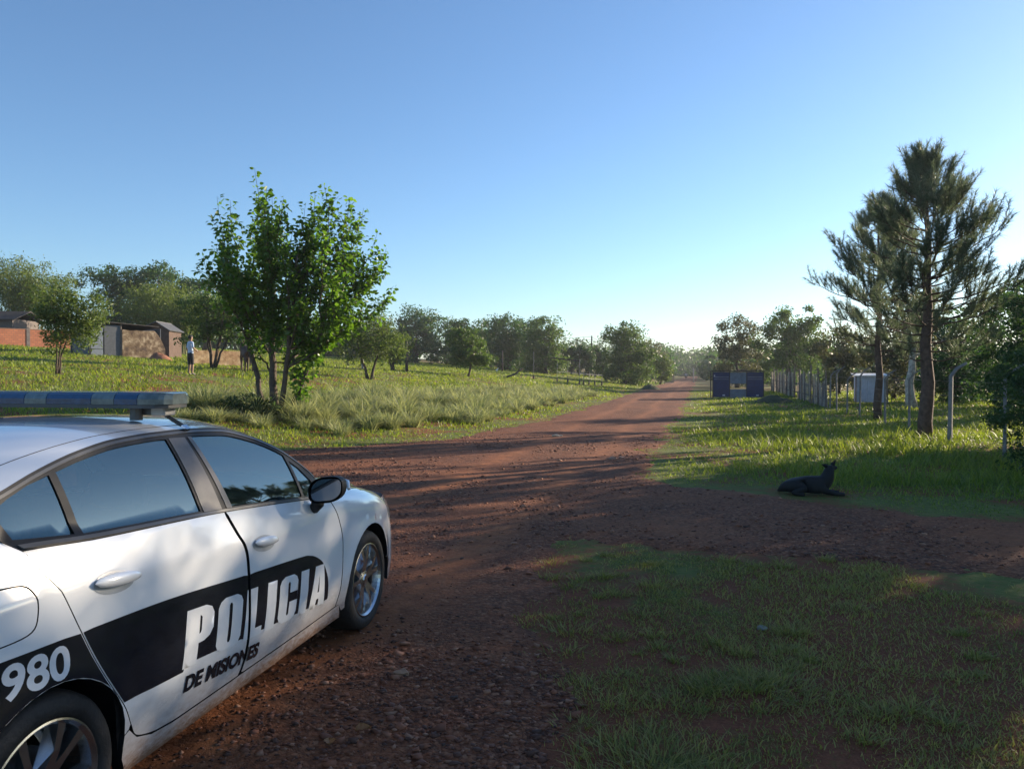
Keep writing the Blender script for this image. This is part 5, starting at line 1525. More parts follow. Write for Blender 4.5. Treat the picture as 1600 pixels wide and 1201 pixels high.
    # aerial on the roof
    mb = MB(); mb.tube([(-2.35, 0.0, 1.46), (-2.36, 0, 1.53)], [0.02, 0.012], 8); mb.tube([(-2.36, 0, 1.53), (-2.62, 0, 1.86)], [0.004, 0.002], 5)
    mb.build('aerial', DARK, root)
    return root
police_car()

# ------------------------------------------------------------------ bodies
def skin_mesh(name, verts, edges, sub=2):
    """verts: {key: (x, y, z, rx, ry)}; a continuous body grown along the edges, first key is the root"""
    keys = list(verts)
    me = bpy.data.meshes.new(name)
    me.from_pydata([verts[k][:3] for k in keys], [(keys.index(a), keys.index(b)) for a, b in edges], [])
    ob = bpy.data.objects.new('skin_cage', me)
    COL.objects.link(ob)
    ob.modifiers.new('skin', 'SKIN')
    md = ob.modifiers.new('sub', 'SUBSURF'); md.levels = sub; md.render_levels = sub
    sv = me.skin_vertices[0].data
    for k, v in zip(keys, sv): v.radius = verts[k][3:5]
    sv[0].use_root = True
    dg = bpy.context.evaluated_depsgraph_get()
    out = bpy.data.meshes.new_from_object(ob.evaluated_get(dg))
    bpy.data.objects.remove(ob)
    out.name = name
    out.polygons.foreach_set('use_smooth', [True] * len(out.polygons))
    return out

def blob_mesh(name, c, r, n=14, m=10, warp=None):
    mb = MB()
    vs = []
    for i in range(m + 1):
        th = math.pi * i / m
        for k in range(n):
            ph = 2 * math.pi * k / n
            p = Vector((c[0] + r[0] * math.sin(th) * math.cos(ph), c[1] + r[1] * math.sin(th) * math.sin(ph), c[2] + r[2] * math.cos(th)))
            vs.append(warp(p) if warp else p)
    mb.add(vs, [(i * n + k, i * n + (k + 1) % n, (i + 1) * n + (k + 1) % n, (i + 1) * n + k) for i in range(m) for k in range(n)])
    return mb.mesh(name, True)

def dog():
    FUR = plain('black_fur', (0.006, 0.0055, 0.0055), 0.75, var=0.4, scale=20)
    x, y = 4.21, 10.85
    t = thing('dog', (x, y, gz(x, y)), 'black dog lying on the grass beside the cross track with its head raised', 'dog', rz=R(-6))
    v = {'pel': (-0.27, 0, 0.135, .125, .125), 'mid': (-0.08, 0, 0.15, .118, .122), 'rib': (0.09, 0, 0.165, .118, .135), 'che': (0.20, 0, 0.185, .095, .115),
         'nk1': (0.230, 0.0, 0.255, .098, .095), 'nk2': (0.248, 0.01, 0.318, .080, .078), 'hd': (0.265, 0.03, 0.368, .070, .068), 'fr': (0.305, 0.070, 0.378, .052, .046), 'mz': (0.365, 0.115, 0.372, .034, .030), 'ns': (0.392, 0.132, 0.370, .024, .022),
         'el1': (0.15, -0.105, 0.075, .050, .055), 'wr1': (0.30, -0.115, 0.035, .030, .030), 'pw1': (0.445, -0.105, 0.028, .030, .024),
         'el2': (0.15, 0.105, 0.075, .050, .055), 'wr2': (0.29, 0.10, 0.035, .030, .030), 'pw2': (0.42, 0.075, 0.028, .030, .024),
         'kn1': (-0.10, -0.155, 0.105, .060, .055), 'hk1': (-0.30, -0.165, 0.045, .030, .030), 'fp1': (-0.12, -0.185, 0.026, .028, .022),
         'kn2': (-0.10, 0.155, 0.105, .060, .055), 'hk2': (-0.30, 0.165, 0.045, .030, .030), 'fp2': (-0.12, 0.185, 0.026, .028, .022),
         'rp': (-0.37, 0, 0.11, .075, .085), 'ta1': (-0.42, 0.05, 0.05, .022, .022), 'ta2': (-0.40, 0.20, 0.025, .016, .016), 'ta3': (-0.30, 0.30, 0.022, .008, .008)}
    e = [('pel', 'mid'), ('mid', 'rib'), ('rib', 'che'), ('che', 'nk1'), ('nk1', 'nk2'), ('nk2', 'hd'), ('hd', 'fr'), ('fr', 'mz'), ('mz', 'ns'), ('rib', 'el1'), ('el1', 'wr1'), ('wr1', 'pw1'), ('rib', 'el2'), ('el2', 'wr2'), ('wr2', 'pw2'),
         ('pel', 'kn1'), ('kn1', 'hk1'), ('hk1', 'fp1'), ('pel', 'kn2'), ('kn2', 'hk2'), ('hk2', 'fp2'), ('pel', 'rp'), ('rp', 'ta1'), ('ta1', 'ta2'), ('ta2', 'ta3')]
    link('body', skin_mesh('body', v, e), FUR, t)
    for b, d in (((0.225, 0.010, 0.405), (-0.085, -0.030, 0.030)), ((0.298, 0.020, 0.420), (0.045, -0.02, 0.080))):
        mb = MB(); b = Vector(b); d = Vector(d)
        s = d.cross(Vector((0, 1, 0.2))).normalized() * 0.036; n_ = d.cross(s).normalized() * 0.010
        mb.add([b - s, b + s, b + n_ * 1.5, b + d * 0.6 + s * 0.55, b + d * 0.6 - s * 0.55, b + d * 0.6 + n_ * 1.2, b + d], [(0, 2, 5, 4), (2, 1, 3, 5), (1, 0, 4, 3), (4, 5, 6), (5, 3, 6), (3, 4, 6)])
        mb.build('ear', FUR, t, smooth=True)
dog()

def person(loc, rz, label, shirt, shorts, hair, name='person', seated=False):
    SKIN = plain('skin', (0.30, 0.17, 0.11), 0.55, var=0.1)
    t = thing(name, loc, label, 'person', rz=rz)
    if not seated:
        v = {'pel': (0, 0, 0.93, .125, .10), 'wa': (0, 0, 1.08, .125, .095), 'ch': (0, 0.0, 1.26, .15, .11), 'sh': (0, 0, 1.40, .12, .09), 'nk': (0, 0.0, 1.48, .052, .055), 'hd': (0, 0.015, 1.60, .078, .095), 'top': (0, 0.01, 1.69, .055, .07),
             'sl': (-0.17, 0, 1.395, .058, .060), 'el': (-0.235, -0.03, 1.13, .043, .045), 'wl': (-0.21, 0.10, 0.92, .030, .030), 'hl': (-0.20, 0.15, 0.86, .034, .026),
             'sr': (0.17, 0, 1.395, .058, .060), 'er': (0.27, -0.02, 1.17, .043, .045), 'wr': (0.20, 0.17, 1.07, .030, .030), 'hr': (0.14, 0.23, 1.07, .034, .028),
             'pl': (-0.10, 0, 0.86, .098, .10), 'kl': (-0.11, 0.01, 0.50, .066, .070), 'al': (-0.12, -0.02, 0.09, .040, .044), 'fl': (-0.14, 0.11, 0.045, .042, .036),
             'pr': (0.10, 0, 0.86, .098, .10), 'kr': (0.115, 0.02, 0.50, .066, .070), 'ar': (0.13, 0.0, 0.09, .040, .044), 'fr': (0.155, 0.12, 0.045, .042, .036)}
    else:
        v = {'pel': (0, -0.10, 0.80, .14, .12), 'wa': (0, -0.06, 0.95, .13, .10), 'ch': (0, 0.02, 1.13, .155, .11), 'sh': (0, 0.06, 1.26, .12, .09), 'nk': (0, 0.08, 1.34, .055, .055), 'hd': (0, 0.11, 1.46, .095, .11), 'top': (0, 0.11, 1.56, .07, .08),
             'sl': (-0.18, 0.05, 1.24, .06, .06), 'el': (-0.30, 0.25, 1.08, .045, .045), 'wl': (-0.28, 0.46, 1.05, .03, .03), 'hl': (-0.27, 0.54, 1.05, .034, .028),
             'sr': (0.18, 0.05, 1.24, .06, .06), 'er': (0.30, 0.25, 1.08, .045, .045), 'wr': (0.28, 0.46, 1.05, .03, .03), 'hr': (0.27, 0.54, 1.05, .034, .028),
             'pl': (-0.12, -0.06, 0.76, .10, .10), 'kl': (-0.19, 0.32, 0.66, .07, .07), 'al': (-0.19, 0.14, 0.26, .042, .045), 'fl': (-0.20, 0.26, 0.22, .042, .036),
             'pr': (0.12, -0.06, 0.76, .10, .10), 'kr': (0.19, 0.32, 0.66, .07, .07), 'ar': (0.19, 0.14, 0.26, .042, .045), 'fr': (0.20, 0.26, 0.22, .042, .036)}
    e = [('pel', 'wa'), ('wa', 'ch'), ('ch', 'sh'), ('sh', 'nk'), ('nk', 'hd'), ('hd', 'top'), ('sh', 'sl'), ('sl', 'el'), ('el', 'wl'), ('wl', 'hl'), ('sh', 'sr'), ('sr', 'er'), ('er', 'wr'), ('wr', 'hr'),
         ('pel', 'pl'), ('pl', 'kl'), ('kl', 'al'), ('al', 'fl'), ('pel', 'pr'), ('pr', 'kr'), ('kr', 'ar'), ('ar', 'fr')]
    me = skin_mesh('body', v, e)
    for m in (SKIN, shirt, shorts, plain('shoe', (0.25, 0.23, 0.2), 0.7)): me.materials.append(m)
    zb = v['pel'][2]
    for p in me.polygons:
        c = p.center
        arm = abs(c.x) > 0.19 and c.z > 0.7
        if not seated:
            if c.z < 0.10: k = 3
            elif c.z < 0.46: k = 0
            elif c.z < 0.965 and not arm: k = 2
            elif c.z < 1.455 and (not arm or c.z > 1.20): k = 1
            else: k = 0
        else:
            if c.z < 0.3: k = 3
            elif c.z < 0.86 and not arm: k = 2
            elif c.z < 1.31: k = 1
            else: k = 0
        p.material_index = k
    link('body', me, None, t)
    h = v['hd']
    link('hair', blob_mesh('hair', (h[0], h[1] - 0.018, h[2] + 0.035), (0.092, 0.112, 0.105), warp=lambda p: Vector((p.x, p.y, max(p.z, h[2] - 0.03 if p.y < h[1] else h[2] + 0.055)))), hair, t)
    return t
HAIR = plain('dark_hair', (0.015, 0.012, 0.010), 0.6)
px_, py_ = -13.75, 33.0
person((px_, py_, gz(px_, py_)), R(-40), 'person in light blue shirt and black shorts standing in the field', plain('blue_shirt', (0.42, 0.52, 0.68), 0.8, var=0.12), plain('black_shorts', (0.012, 0.012, 0.016), 0.8), HAIR)

def horse():
    COAT = plain('bay_coat', (0.060, 0.028, 0.017), 0.6, var=0.35, scale=5)
    x, y = -13.25, 38.5
    t = thing('horse', (x, y, gz(x, y)), 'dark brown horse half hidden behind the roadside tree', 'horse', rz=R(120))
    v = {'rib': (0.15, 0, 1.05, .25, .30), 'bel': (-0.20, 0, 1.03, .24, .28), 'rum': (-0.52, 0, 1.10, .22, .26), 'che': (0.48, 0, 1.08, .20, .25), 'nk1': (0.72, 0, 1.27, .12, .18), 'nk2': (0.92, 0, 1.42, .09, .13), 'pol': (1.05, 0, 1.50, .085, .10), 'fac': (1.22, 0, 1.33, .070, .080), 'mz': (1.36, 0, 1.16, .055, .055),
         'sh1': (0.48, -0.15, 0.85, .09, .10), 'kn1': (0.50, -0.16, 0.46, .050, .052), 'fe1': (0.49, -0.16, 0.13, .036, .036), 'ho1': (0.52, -0.16, 0.04, .050, .045),
         'sh2': (0.46, 0.15, 0.85, .09, .10), 'kn2': (0.44, 0.16, 0.46, .050, .052), 'fe2': (0.42, 0.16, 0.13, .036, .036), 'ho2': (0.45, 0.16, 0.04, .050, .045),
         'hi1': (-0.52, -0.16, 0.86, .12, .15), 'hk1': (-0.72, -0.17, 0.52, .050, .060), 'fk1': (-0.66, -0.17, 0.14, .038, .038), 'hf1': (-0.62, -0.17, 0.04, .050, .045),
         'hi2': (-0.50, 0.16, 0.86, .12, .15), 'hk2': (-0.60, 0.17, 0.52, .050, .060), 'fk2': (-0.54, 0.17, 0.14, .038, .038), 'hf2': (-0.50, 0.17, 0.04, .050, .045),
         'dk': (-0.78, 0, 1.10, .06, .06), 'tl1': (-0.90, 0, 0.90, .06, .06), 'tl2': (-0.92, 0, 0.50, .045, .045), 'tl3': (-0.91, 0, 0.32, .015, .015)}
    e = [('rib', 'bel'), ('bel', 'rum'), ('rib', 'che'), ('che', 'nk1'), ('nk1', 'nk2'), ('nk2', 'pol'), ('pol', 'fac'), ('fac', 'mz'), ('che', 'sh1'), ('sh1', 'kn1'), ('kn1', 'fe1'), ('fe1', 'ho1'), ('che', 'sh2'), ('sh2', 'kn2'), ('kn2', 'fe2'), ('fe2', 'ho2'),
         ('rum', 'hi1'), ('hi1', 'hk1'), ('hk1', 'fk1'), ('fk1', 'hf1'), ('rum', 'hi2'), ('hi2', 'hk2'), ('hk2', 'fk2'), ('fk2', 'hf2'), ('rum', 'dk'), ('dk', 'tl1'), ('tl1', 'tl2'), ('tl2', 'tl3')]
    link('body', skin_mesh('body', v, e), COAT, t)
    for s in (-1, 1):
        mb = MB(); mb.tube([(1.02, s * 0.05, 1.56), (1.03, s * 0.065, 1.63), (1.04, s * 0.06, 1.70)], [0.03, 0.028, 0.004], 6); mb.build('ear', COAT, t, smooth=True)
horse()

# ------------------------------------------------------------------ things right of the road
def bus_shelter():
    BLUE = plain('blue_sheet', (0.006, 0.022, 0.095), 0.5, var=0.3, scale=3)
    FADE = plain('faded_sheet', (0.13, 0.165, 0.21), 0.6, var=0.3, scale=3)
    FRAME = plain('dark_frame', (0.012, 0.014, 0.02), 0.5)
    PALE = plain('pale_print', (0.42, 0.45, 0.50), 0.6)
    x, y = 14.95, 51.0
    t = thing('bus_shelter', (x, y, gz(x, y)), 'blue roadside bus shelter with open slot in its middle wall', 'bus shelter', rz=R(-8))
    def box(nm, c, s, m, p=t):
        mb = MB(); mb.box(c, s); return mb.build(nm, m, p)
    for cx in (-1.08, 1.08):
        w = box('blue_panel', (cx, 0, 0.92), (1.02, 0.045, 1.66), BLUE)
        box('rail', (cx, -0.03, 1.42), (0.94, 0.015, 0.05), FADE, w); box('rail', (cx, -0.03, 1.28), (0.94, 0.015, 0.035), FADE, w)
        box('notice', (cx + 0.16, -0.03, 0.22), (0.16, 0.012, 0.09), PALE, w)
    box('notice', (-1.52, -0.03, 1.50), (0.07, 0.012, 0.12), PALE)
    box('upper_panel', (0, 0, 1.36), (1.08, 0.03, 0.74), FADE); box('lower_panel', (0, 0, 0.33), (1.08, 0.03, 0.58), FADE)
    for cx in (-1.62, -0.55, 0.55, 1.62): box('post', (cx, 0.0, 0.89), (0.06, 0.07, 1.78), FRAME)
    for cx in (-1.62, 1.62):
        box('rear_post', (cx, 1.25, 0.92), (0.06, 0.06, 1.84), FRAME); 
    box('roof', (0, 0.60, 1.83), (3.45, 1.55, 0.06), FRAME)
    box('bench', (0, 0.45, 0.42), (1.0, 0.32, 0.05), FADE)
bus_shelter()

def wire_fence():
    CONC = plain('concrete_post', (0.20, 0.19, 0.18), 0.85, var=0.3, scale=8, bump=0.4)
    WIRE = plain('galvanised_wire', (0.28, 0.29, 0.30), 0.45, 0.7)
    pts = [(9.98, 15.6), (10.80, 19.0), (11.45, 22.2), (12.30, 25.4), (12.95, 28.7), (13.75, 31.6), (14.50, 34.4), (15.15, 36.7)]
    t = thing('wire_fence', (10.8, 19.0, gz(10.8, 19.0)), 'wire fence on pale concrete posts with bent tops under the pines', 'fence')
    o = Vector((10.8, 19.0, gz(10.8, 19.0)))
    d = Vector((0.26, 1, 0)).normalized(); n = Vector((d.y, -d.x, 0))
    for k, (x, y) in enumerate(pts):
        b = Vector((x, y, gz(x, y) - 0.05)) - o
        mb = MB()
        hh = 1.62 + 0.08 * math.sin(k * 2.3)
        if k in (3, 5): hh -= 0.12
        lean = n * (0.02 * math.sin(k * 1.9))
        w = 0.062 if k == 1 else 0.038
        mb.tube([b, b + lean * 0.5 + Vector((0, 0, hh * 0.5)), b + lean + Vector((0, 0, hh)), b + lean + n * 0.12 + Vector((0, 0, hh + 0.18)), b + lean + n * 0.34 + Vector((0, 0, hh + 0.32))], [w * 1.15, w, w * 0.95, w * 0.85, w * 0.7], 4)
        mb.build('post', CONC, t)
    for hz in (0.35, 0.75, 1.15, 1.5):
        mb = MB()
        mb.tube([Vector((x, y, gz(x, y) + hz)) - o for x, y in pts], 0.0035, 3, cap=False)
        mb.build('wire', WIRE, t)
wire_fence()

def stake_fence():
    WOODS = [plain('weathered_wood_%s' % c, col, 0.9, var=0.35, scale=9, bump=0.5) for c, col in (('grey', (0.34, 0.29, 0.24)), ('tan', (0.42, 0.34, 0.25)), ('dark', (0.18, 0.14, 0.11)))]
    a = Vector((15.3, 37.4, 0)); b = Vector((24.3, 72.0, 0))
    t = thing('stake_fence', (a.x, a.y, gz(a.x, a.y)), 'uneven wooden stake fence running back beyond the blue shelter', 'fence', rz=math.atan2((b - a).y, (b - a).x))
    L = (b - a).length
    metas = []
    for k in range(9):
        mb = MB(); w = 0.085 + 0.014 * (k % 4); h = 1.15 + 0.12 * ((k * 5) % 6)
        mb.add([(-w, -0.012, 0), (w, -0.012, 0), (w, 0.012, 0), (-w, 0.012, 0), (-w * 0.9, -0.012, h * 0.93), (w * 0.95, -0.012, h * 0.97), (w * 0.95, 0.012, h * 0.97), (-w * 0.9, 0.012, h * 0.93), (0.01, 0, h)],
               [(0, 3, 2, 1), (0, 1, 5, 4), (1, 2, 6, 5), (2, 3, 7, 6), (3, 0, 4, 7), (4, 5, 8), (5, 6, 8), (6, 7, 8), (7, 4, 8)])
        me = mb.mesh('stake'); me.materials.append(WOODS[k % 3]); metas.append(me)
    s = 0.0; k = 0; rr = random.Random(3)
    while s < L and k < 170:
        gap = 13.5 < s < 15.0
        if not gap:
            o = bpy.data.objects.new('stake', rr.choice(metas)); COL.objects.link(o); o.parent = t
            wx, wy = a.x + (b - a).x * s / L, a.y + (b - a).y * s / L
            o.location = (s, rr.uniform(-0.03, 0.03), gz(wx, wy) - t.location.z - 0.05)
            o.rotation_euler = (rr.uniform(-0.05, 0.05), rr.uniform(-0.06, 0.06), rr.uniform(-0.15, 0.15))
            o.scale = (1, 1, rr.uniform(0.92, 1.12))
        s += rr.uniform(0.17, 0.27); k += 1
    for zz in (0.45, 1.0):
        mb = MB(); mb.box((L / 2, 0.03, zz), (L, 0.03, 0.06)); mb.build('rail', WOODS[2], t)
    for q in range(13):
        mb = MB(); mb.tube([(L * q / 12, 0.06, -0.05), (L * q / 12 + 0.02, 0.06, 1.75 + 0.2 * (q % 3))], [0.05, 0.04], 7); mb.build('post', WOODS[2], t)
stake_fence()

def white_shed():
    x, y = 19.5, 42.0
    W1 = plain('white_sheet', (0.52, 0.55, 0.62), 0.55, var=0.12, scale=4); FR = plain('shed_frame', (0.16, 0.13, 0.11), 0.8)
    t = thing('small_shed', (x, y, gz(x, y)), 'small white sheet-metal shed behind the fence between the pines', 'shed', rz=R(-18))
    mb = MB()                                                  # corrugated front
    n = 34; vs = []
    for k in range(n + 1):
        u = -0.72 + 1.44 * k / n; dy = 0.014 * (1 if k % 2 else -1)
        vs += [(u, -0.55 + dy, 0.12), (u, -0.55 + dy, 1.52)]
    mb.add(vs, [(2 * k, 2 * k + 2, 2 * k + 3, 2 * k + 1) for k in range(n)]); mb.build('front_sheet', W1, t)
    mb = MB(); mb.box((0.71, 0.15, 0.80), (0.03, 1.3, 1.36)); mb.build('side_sheet', W1, t)
    mb = MB(); mb.box((-0.71, 0.15, 0.80), (0.03, 1.3, 1.36)); mb.build('side_sheet', W1, t)
    mb = MB(); mb.box((0, 0.15, 1.60), (1.75, 1.75, 0.035), Matrix.Rotation(R(4), 3, 'X')); mb.build('roof', plain('white_roof', (0.68, 0.68, 0.66), 0.5), t)
    for u in (-0.77, 0.77):
        mb = MB(); mb.box((u, -0.62, 0.76), (0.06, 0.06, 1.56)); mb.build('post', FR, t)
white_shed()

# a pale mottled trunk among the trees behind the tall pine
broadleaf('pale_barked_tree', 19.3, 37.2, [cyl_ell(0, 0, 4.6, 1.7, 1.2), cyl_ell(0.4, 0, 3.5, 1.5, 0.9)], 0.24, L_OLIVE, 'tree with thick pale mottled trunk left of the tall pine trunk', clumps=44, per=70, leaf=0.18, clump_r=0.5, seed=120,
          bark=plain('pale_bark', (0.42, 0.38, 0.32), 0.85, var=0.55, scale=7, bump=0.4))

def heap(name, x, y, r, h, mat, label, seed, cat):
    rng = np.random.default_rng(seed)
    t = np.linspace(0, 1, 9); n = 22
    V = [(0, 0, h)]
    for i in range(1, 9):
        for k in range(n):
            a = 2 * math.pi * k / n; rr = r * t[i] * (1 + 0.22 * vnoise(np.array([k * 0.5]), np.array([i * 0.4 + seed]))[0])
            V.append((rr * math.cos(a), rr * math.sin(a) * 0.8, h * (1 - t[i] ** 1.6) * (1 + 0.5 * vnoise(np.array([k * 0.6]), np.array([i * 1.0 + seed]))[0]) - 0.06 * t[i]))
    F = [(0, 1 + k, 1 + (k + 1) % n) for k in range(n)] + [(1 + (i - 1) * n + k, 1 + i * n + k, 1 + i * n + (k + 1) % n, 1 + (i - 1) * n + (k + 1) % n) for i in range(1, 8) for k in range(n)]
    mb = MB(); mb.add(V, F)
    o = mb.build(name, mat, None, smooth=True, loc=(x, y, gz(x, y)))
    return tag(o, label, cat)
SOIL = plain('red_soil', (0.26, 0.11, 0.06), 0.95, var=0.35, scale=4, bump=0.6, bscale=14)
MOUNDM = plain('weedy_soil', (0.055, 0.060, 0.025), 0.95, var=0.5, scale=5, bump=0.8, bscale=12)
heap('soil_mound', 14.6, 43.0, 1.3, 0.42, MOUNDM, 'low weedy soil mound in front of the blue shelter', 4, 'mound')
heap('soil_mound', 13.6, 76.0, 1.2, 0.5, MOUNDM, 'rounded weedy mound on the left verge near the end of the road', 5, 'mound')
heap('soil_heap', -22.6, 49.4, 0.9, 0.45, SOIL, 'heap of red soil against the ruined wall', 6, 'heap')

# ------------------------------------------------------------------ buildings and walls on the left
def patchy_wall_material(name, a, b, c, scale=1.2):
    m, nt, p, o = new_mat(name)
    tc = nnode(nt, 'ShaderNodeTexCoord')
    n1 = nnode(nt, 'ShaderNodeTexNoise', Scale=scale, Detail=8.0, Roughness=0.65)
    n2 = nnode(nt, 'ShaderNodeTexNoise', Scale=scale * 2.4, Detail=6.0)
    for n in (n1, n2): nt.links.new(tc.outputs['Object'], n.inputs['Vector'])
    r = ramp(nt, n1.outputs[0], [(0.38, a), (0.5, b), (0.62, c)])
    r2 = ramp(nt, n2.outputs[0], [(0.35, (0.55, 0.5, 0.45)), (0.65, (1, 1, 1))])
    nt.links.new(mixc(nt, 1.0, r.outputs[0], r2.outputs[0], 'MULTIPLY'), p.inputs['Base Color'])
    p.inputs['Roughness'].default_value = 0.92
    return m

def brick_material():
    m, nt, p, o = new_mat('orange_brick')
    tc = nnode(nt, 'ShaderNodeTexCoord')
    mp = nnode(nt, 'ShaderNodeMapping'); mp.inputs['Rotation'].default_value = (R(90), 0, 0)
    nt.links.new(tc.outputs['Object'], mp.inputs[0])
    br = nnode(nt, 'ShaderNodeTexBrick', Scale=1.0)
    br.inputs['Brick Width'].default_value = 0.30; br.inputs['Row Height'].default_value = 0.17; br.inputs['Mortar Size'].default_value = 0.012
    br.inputs['Color1'].default_value = (0.46, 0.17, 0.085, 1); br.inputs['Color2'].default_value = (0.36, 0.13, 0.07, 1); br.inputs['Mortar'].default_value = (0.22, 0.12, 0.08, 1)
    nt.links.new(mp.outputs[0], br.inputs['Vector'])
    nt.links.new(br.outputs['Color'], p.inputs['Base Color']); p.inputs['Roughness'].default_value = 0.9
    return m
BRICK = brick_material()

def brick_wall():
    x, y = -38.5, 58.0
    t = thing('brick_wall', (x, y, gz(-36.0, y) - 0.10), 'low orange brick wall at the far left in front of a dark house', 'wall', rz=R(52))
    mb = MB(); mb.box((0.6, 0, 0.52), (13.6, 0.16, 2.04)); mb.build('brickwork', BRICK, t)
    for u in (-2.5, 1.9, 6.6):
        mb = MB(); mb.box((u, 0.0, 0.55), (0.24, 0.22, 2.16)); mb.build('pillar', plain('grey_pillar', (0.16, 0.14, 0.13), 0.9), t)
    mb = MB(); mb.box((0.6, 0, 1.565), (13.7, 0.20, 0.05)); mb.build('coping', plain('coping', (0.30, 0.17, 0.11), 0.9), t)
brick_wall()

def house():
    x, y = -47.5, 70.0
    WALL = plain('dim_wall', (0.13, 0.11, 0.10), 0.9); ROOF = plain('dark_roof', (0.035, 0.030, 0.032), 0.7)
    t = thing('house', (x, y, gz(x, y) - 0.1), 'dark low house with sloping roof behind the brick wall', 'house', rz=R(8))
    mb = MB(); mb.box((0, 0, 1.0), (6.4, 5.0, 2.0)); mb.build('wall', WALL, t)
    mb = MB()
    for s in (-1, 1): mb.add([(-3.6, s * 3.0, 1.85), (3.6, s * 3.0, 1.85), (3.6, 0, 2.75), (-3.6, 0, 2.75), (-3.6, s * 3.0, 1.93), (3.6, s * 3.0, 1.93), (3.6, 0, 2.83), (-3.6, 0, 2.83)], [(0, 1, 2, 3), (7, 6, 5, 4), (0, 4, 5, 1), (1, 5, 6, 2), (0, 3, 7, 4)])
    mb.build('roof', ROOF, t)
    mb = MB(); mb.box((1.2, -2.52, 1.0), (0.9, 0.06, 2.0)); mb.build('door', plain('brown_door', (0.09, 0.05, 0.03), 0.7), t)
    mb = MB(); mb.box((-1.3, -2.52, 1.4), (1.1, 0.06, 0.9)); w = mb.build('window', plain('window_frame_paint', (0.25, 0.24, 0.22), 0.6), t)
    mb = MB(); mb.box((-1.3, -2.56, 1.4), (0.95, 0.02, 0.76)); mb.build('pane', plain('dim_pane', (0.03, 0.035, 0.04), 0.1), w)
house()

def water_tank():
    x, y = -48.6, 80.0
    t = thing('water_tank', (x, y, gz(x, y)), 'small pale water tank on a thin tower above the far left trees', 'water tank')
    ST = plain('tower_steel', (0.10, 0.09, 0.085), 0.6, 0.4); H = 4.35
    for a in (-1, 1):
        for b in (-1, 1):
            mb = MB(); mb.tube([(a * 0.55, b * 0.55, 0), (a * 0.35, b * 0.35, H)], 0.05, 5); mb.build('leg', ST, t)
    mb = MB(); mb.box((0, 0, H + 0.03), (1.0, 1.0, 0.06)); mb.build('platform', ST, t)
    mb = MB(); mb.lathe([(0.0, H + 0.07), (0.38, H + 0.07), (0.40, H + 0.2), (0.40, H + 0.75), (0.30, H + 0.92), (0.14, H + 0.98), (0.0, H + 0.99)], 18, 'z'); mb.build('tank', plain('tank_plastic', (0.66, 0.62, 0.52), 0.5), t, smooth=True)
water_tank()

def shed():
    x, y = -25.0, 50.0
    t = thing('grey_shed', (x, y, gz(x, y) - 0.05), 'grey sheet-metal shed with pale door and ruined masonry side wall', 'shed', rz=R(48))
    G1 = plain('grey_sheet', (0.085, 0.095, 0.11), 0.6, var=0.2); G2 = plain('pale_door', (0.20, 0.23, 0.27), 0.6, var=0.15)
    MAS = patchy_wall_material('ruined_plaster', (0.13, 0.09, 0.065), (0.26, 0.18, 0.11), (0.50, 0.41, 0.28), 2.2)
    mb = MB(); mb.box((-0.85, 0, 1.05), (0.98, 0.06, 2.1)); mb.build('sheet', G1, t)
    mb = MB(); mb.box((-1.78, -0.02, 1.25), (0.72, 0.05, 1.35)); d = mb.build('door', G2, t)
    mb = MB(); mb.box((-1.78, -0.02, 0.34), (0.72, 0.05, 0.40)); mb.build('lower_panel', G2, d)
    mb = MB(); mb.box((-2.2, 0, 1.05), (0.10, 0.10, 2.1)); mb.build('post', plain('black_post', (0.02, 0.02, 0.02), 0.8), t)
    mb = MB(); mb.box((-0.33, -0.03, 1.12), (0.07, 0.10, 2.25)); mb.build('post', plain('shed_frame', (0.16, 0.13, 0.11), 0.8), t)
    # broken masonry: uneven top edge
    mb = MB(); n = 24
    prof = [(-0.28 + 2.75 * k / n, 1.82 - 0.10 * vnoise(np.array([k * 0.4]), np.array([0.3]))[0] - (1.15 * max(0, (k / n - 0.72) / 0.28) ** 1.6)) for k in range(n + 1)]
    vs = []
    for u, h in prof: vs += [(u, -0.12, 0), (u, -0.12, h), (u, 0.12, 0), (u, 0.12, h)]
    fs = []
    for k in range(n): b = 4 * k; fs += [(b, b + 4, b + 5, b + 1), (b + 2, b + 3, b + 7, b + 6), (b + 1, b + 5, b + 7, b + 3)]
    fs += [(0, 1, 3, 2), (4 * n, 4 * n + 2, 4 * n + 3, 4 * n + 1)]
    mb.add(vs, fs); mb.build('masonry_wall', MAS, t)
    mb = MB(); mb.box((-0.2, 1.35, 2.15), (4.5, 3.1, 0.05), Matrix.Rotation(R(-3), 3, 'X') @ Matrix.Rotation(R(3), 3, 'Y')); mb.build('roof', plain('rusty_dark_roof', (0.045, 0.038, 0.035), 0.7), t)
    for c, s in (((0, 3.0, 1.0), (4.6, 0.08, 2.0)), ((-2.2, 1.5, 1.0), (0.06, 3.0, 2.0)), ((2.3, 1.6, 1.0), (0.06, 2.8, 2.0))):
        mb = MB(); mb.box(c, s); mb.build('wall', G1, t)
shed()

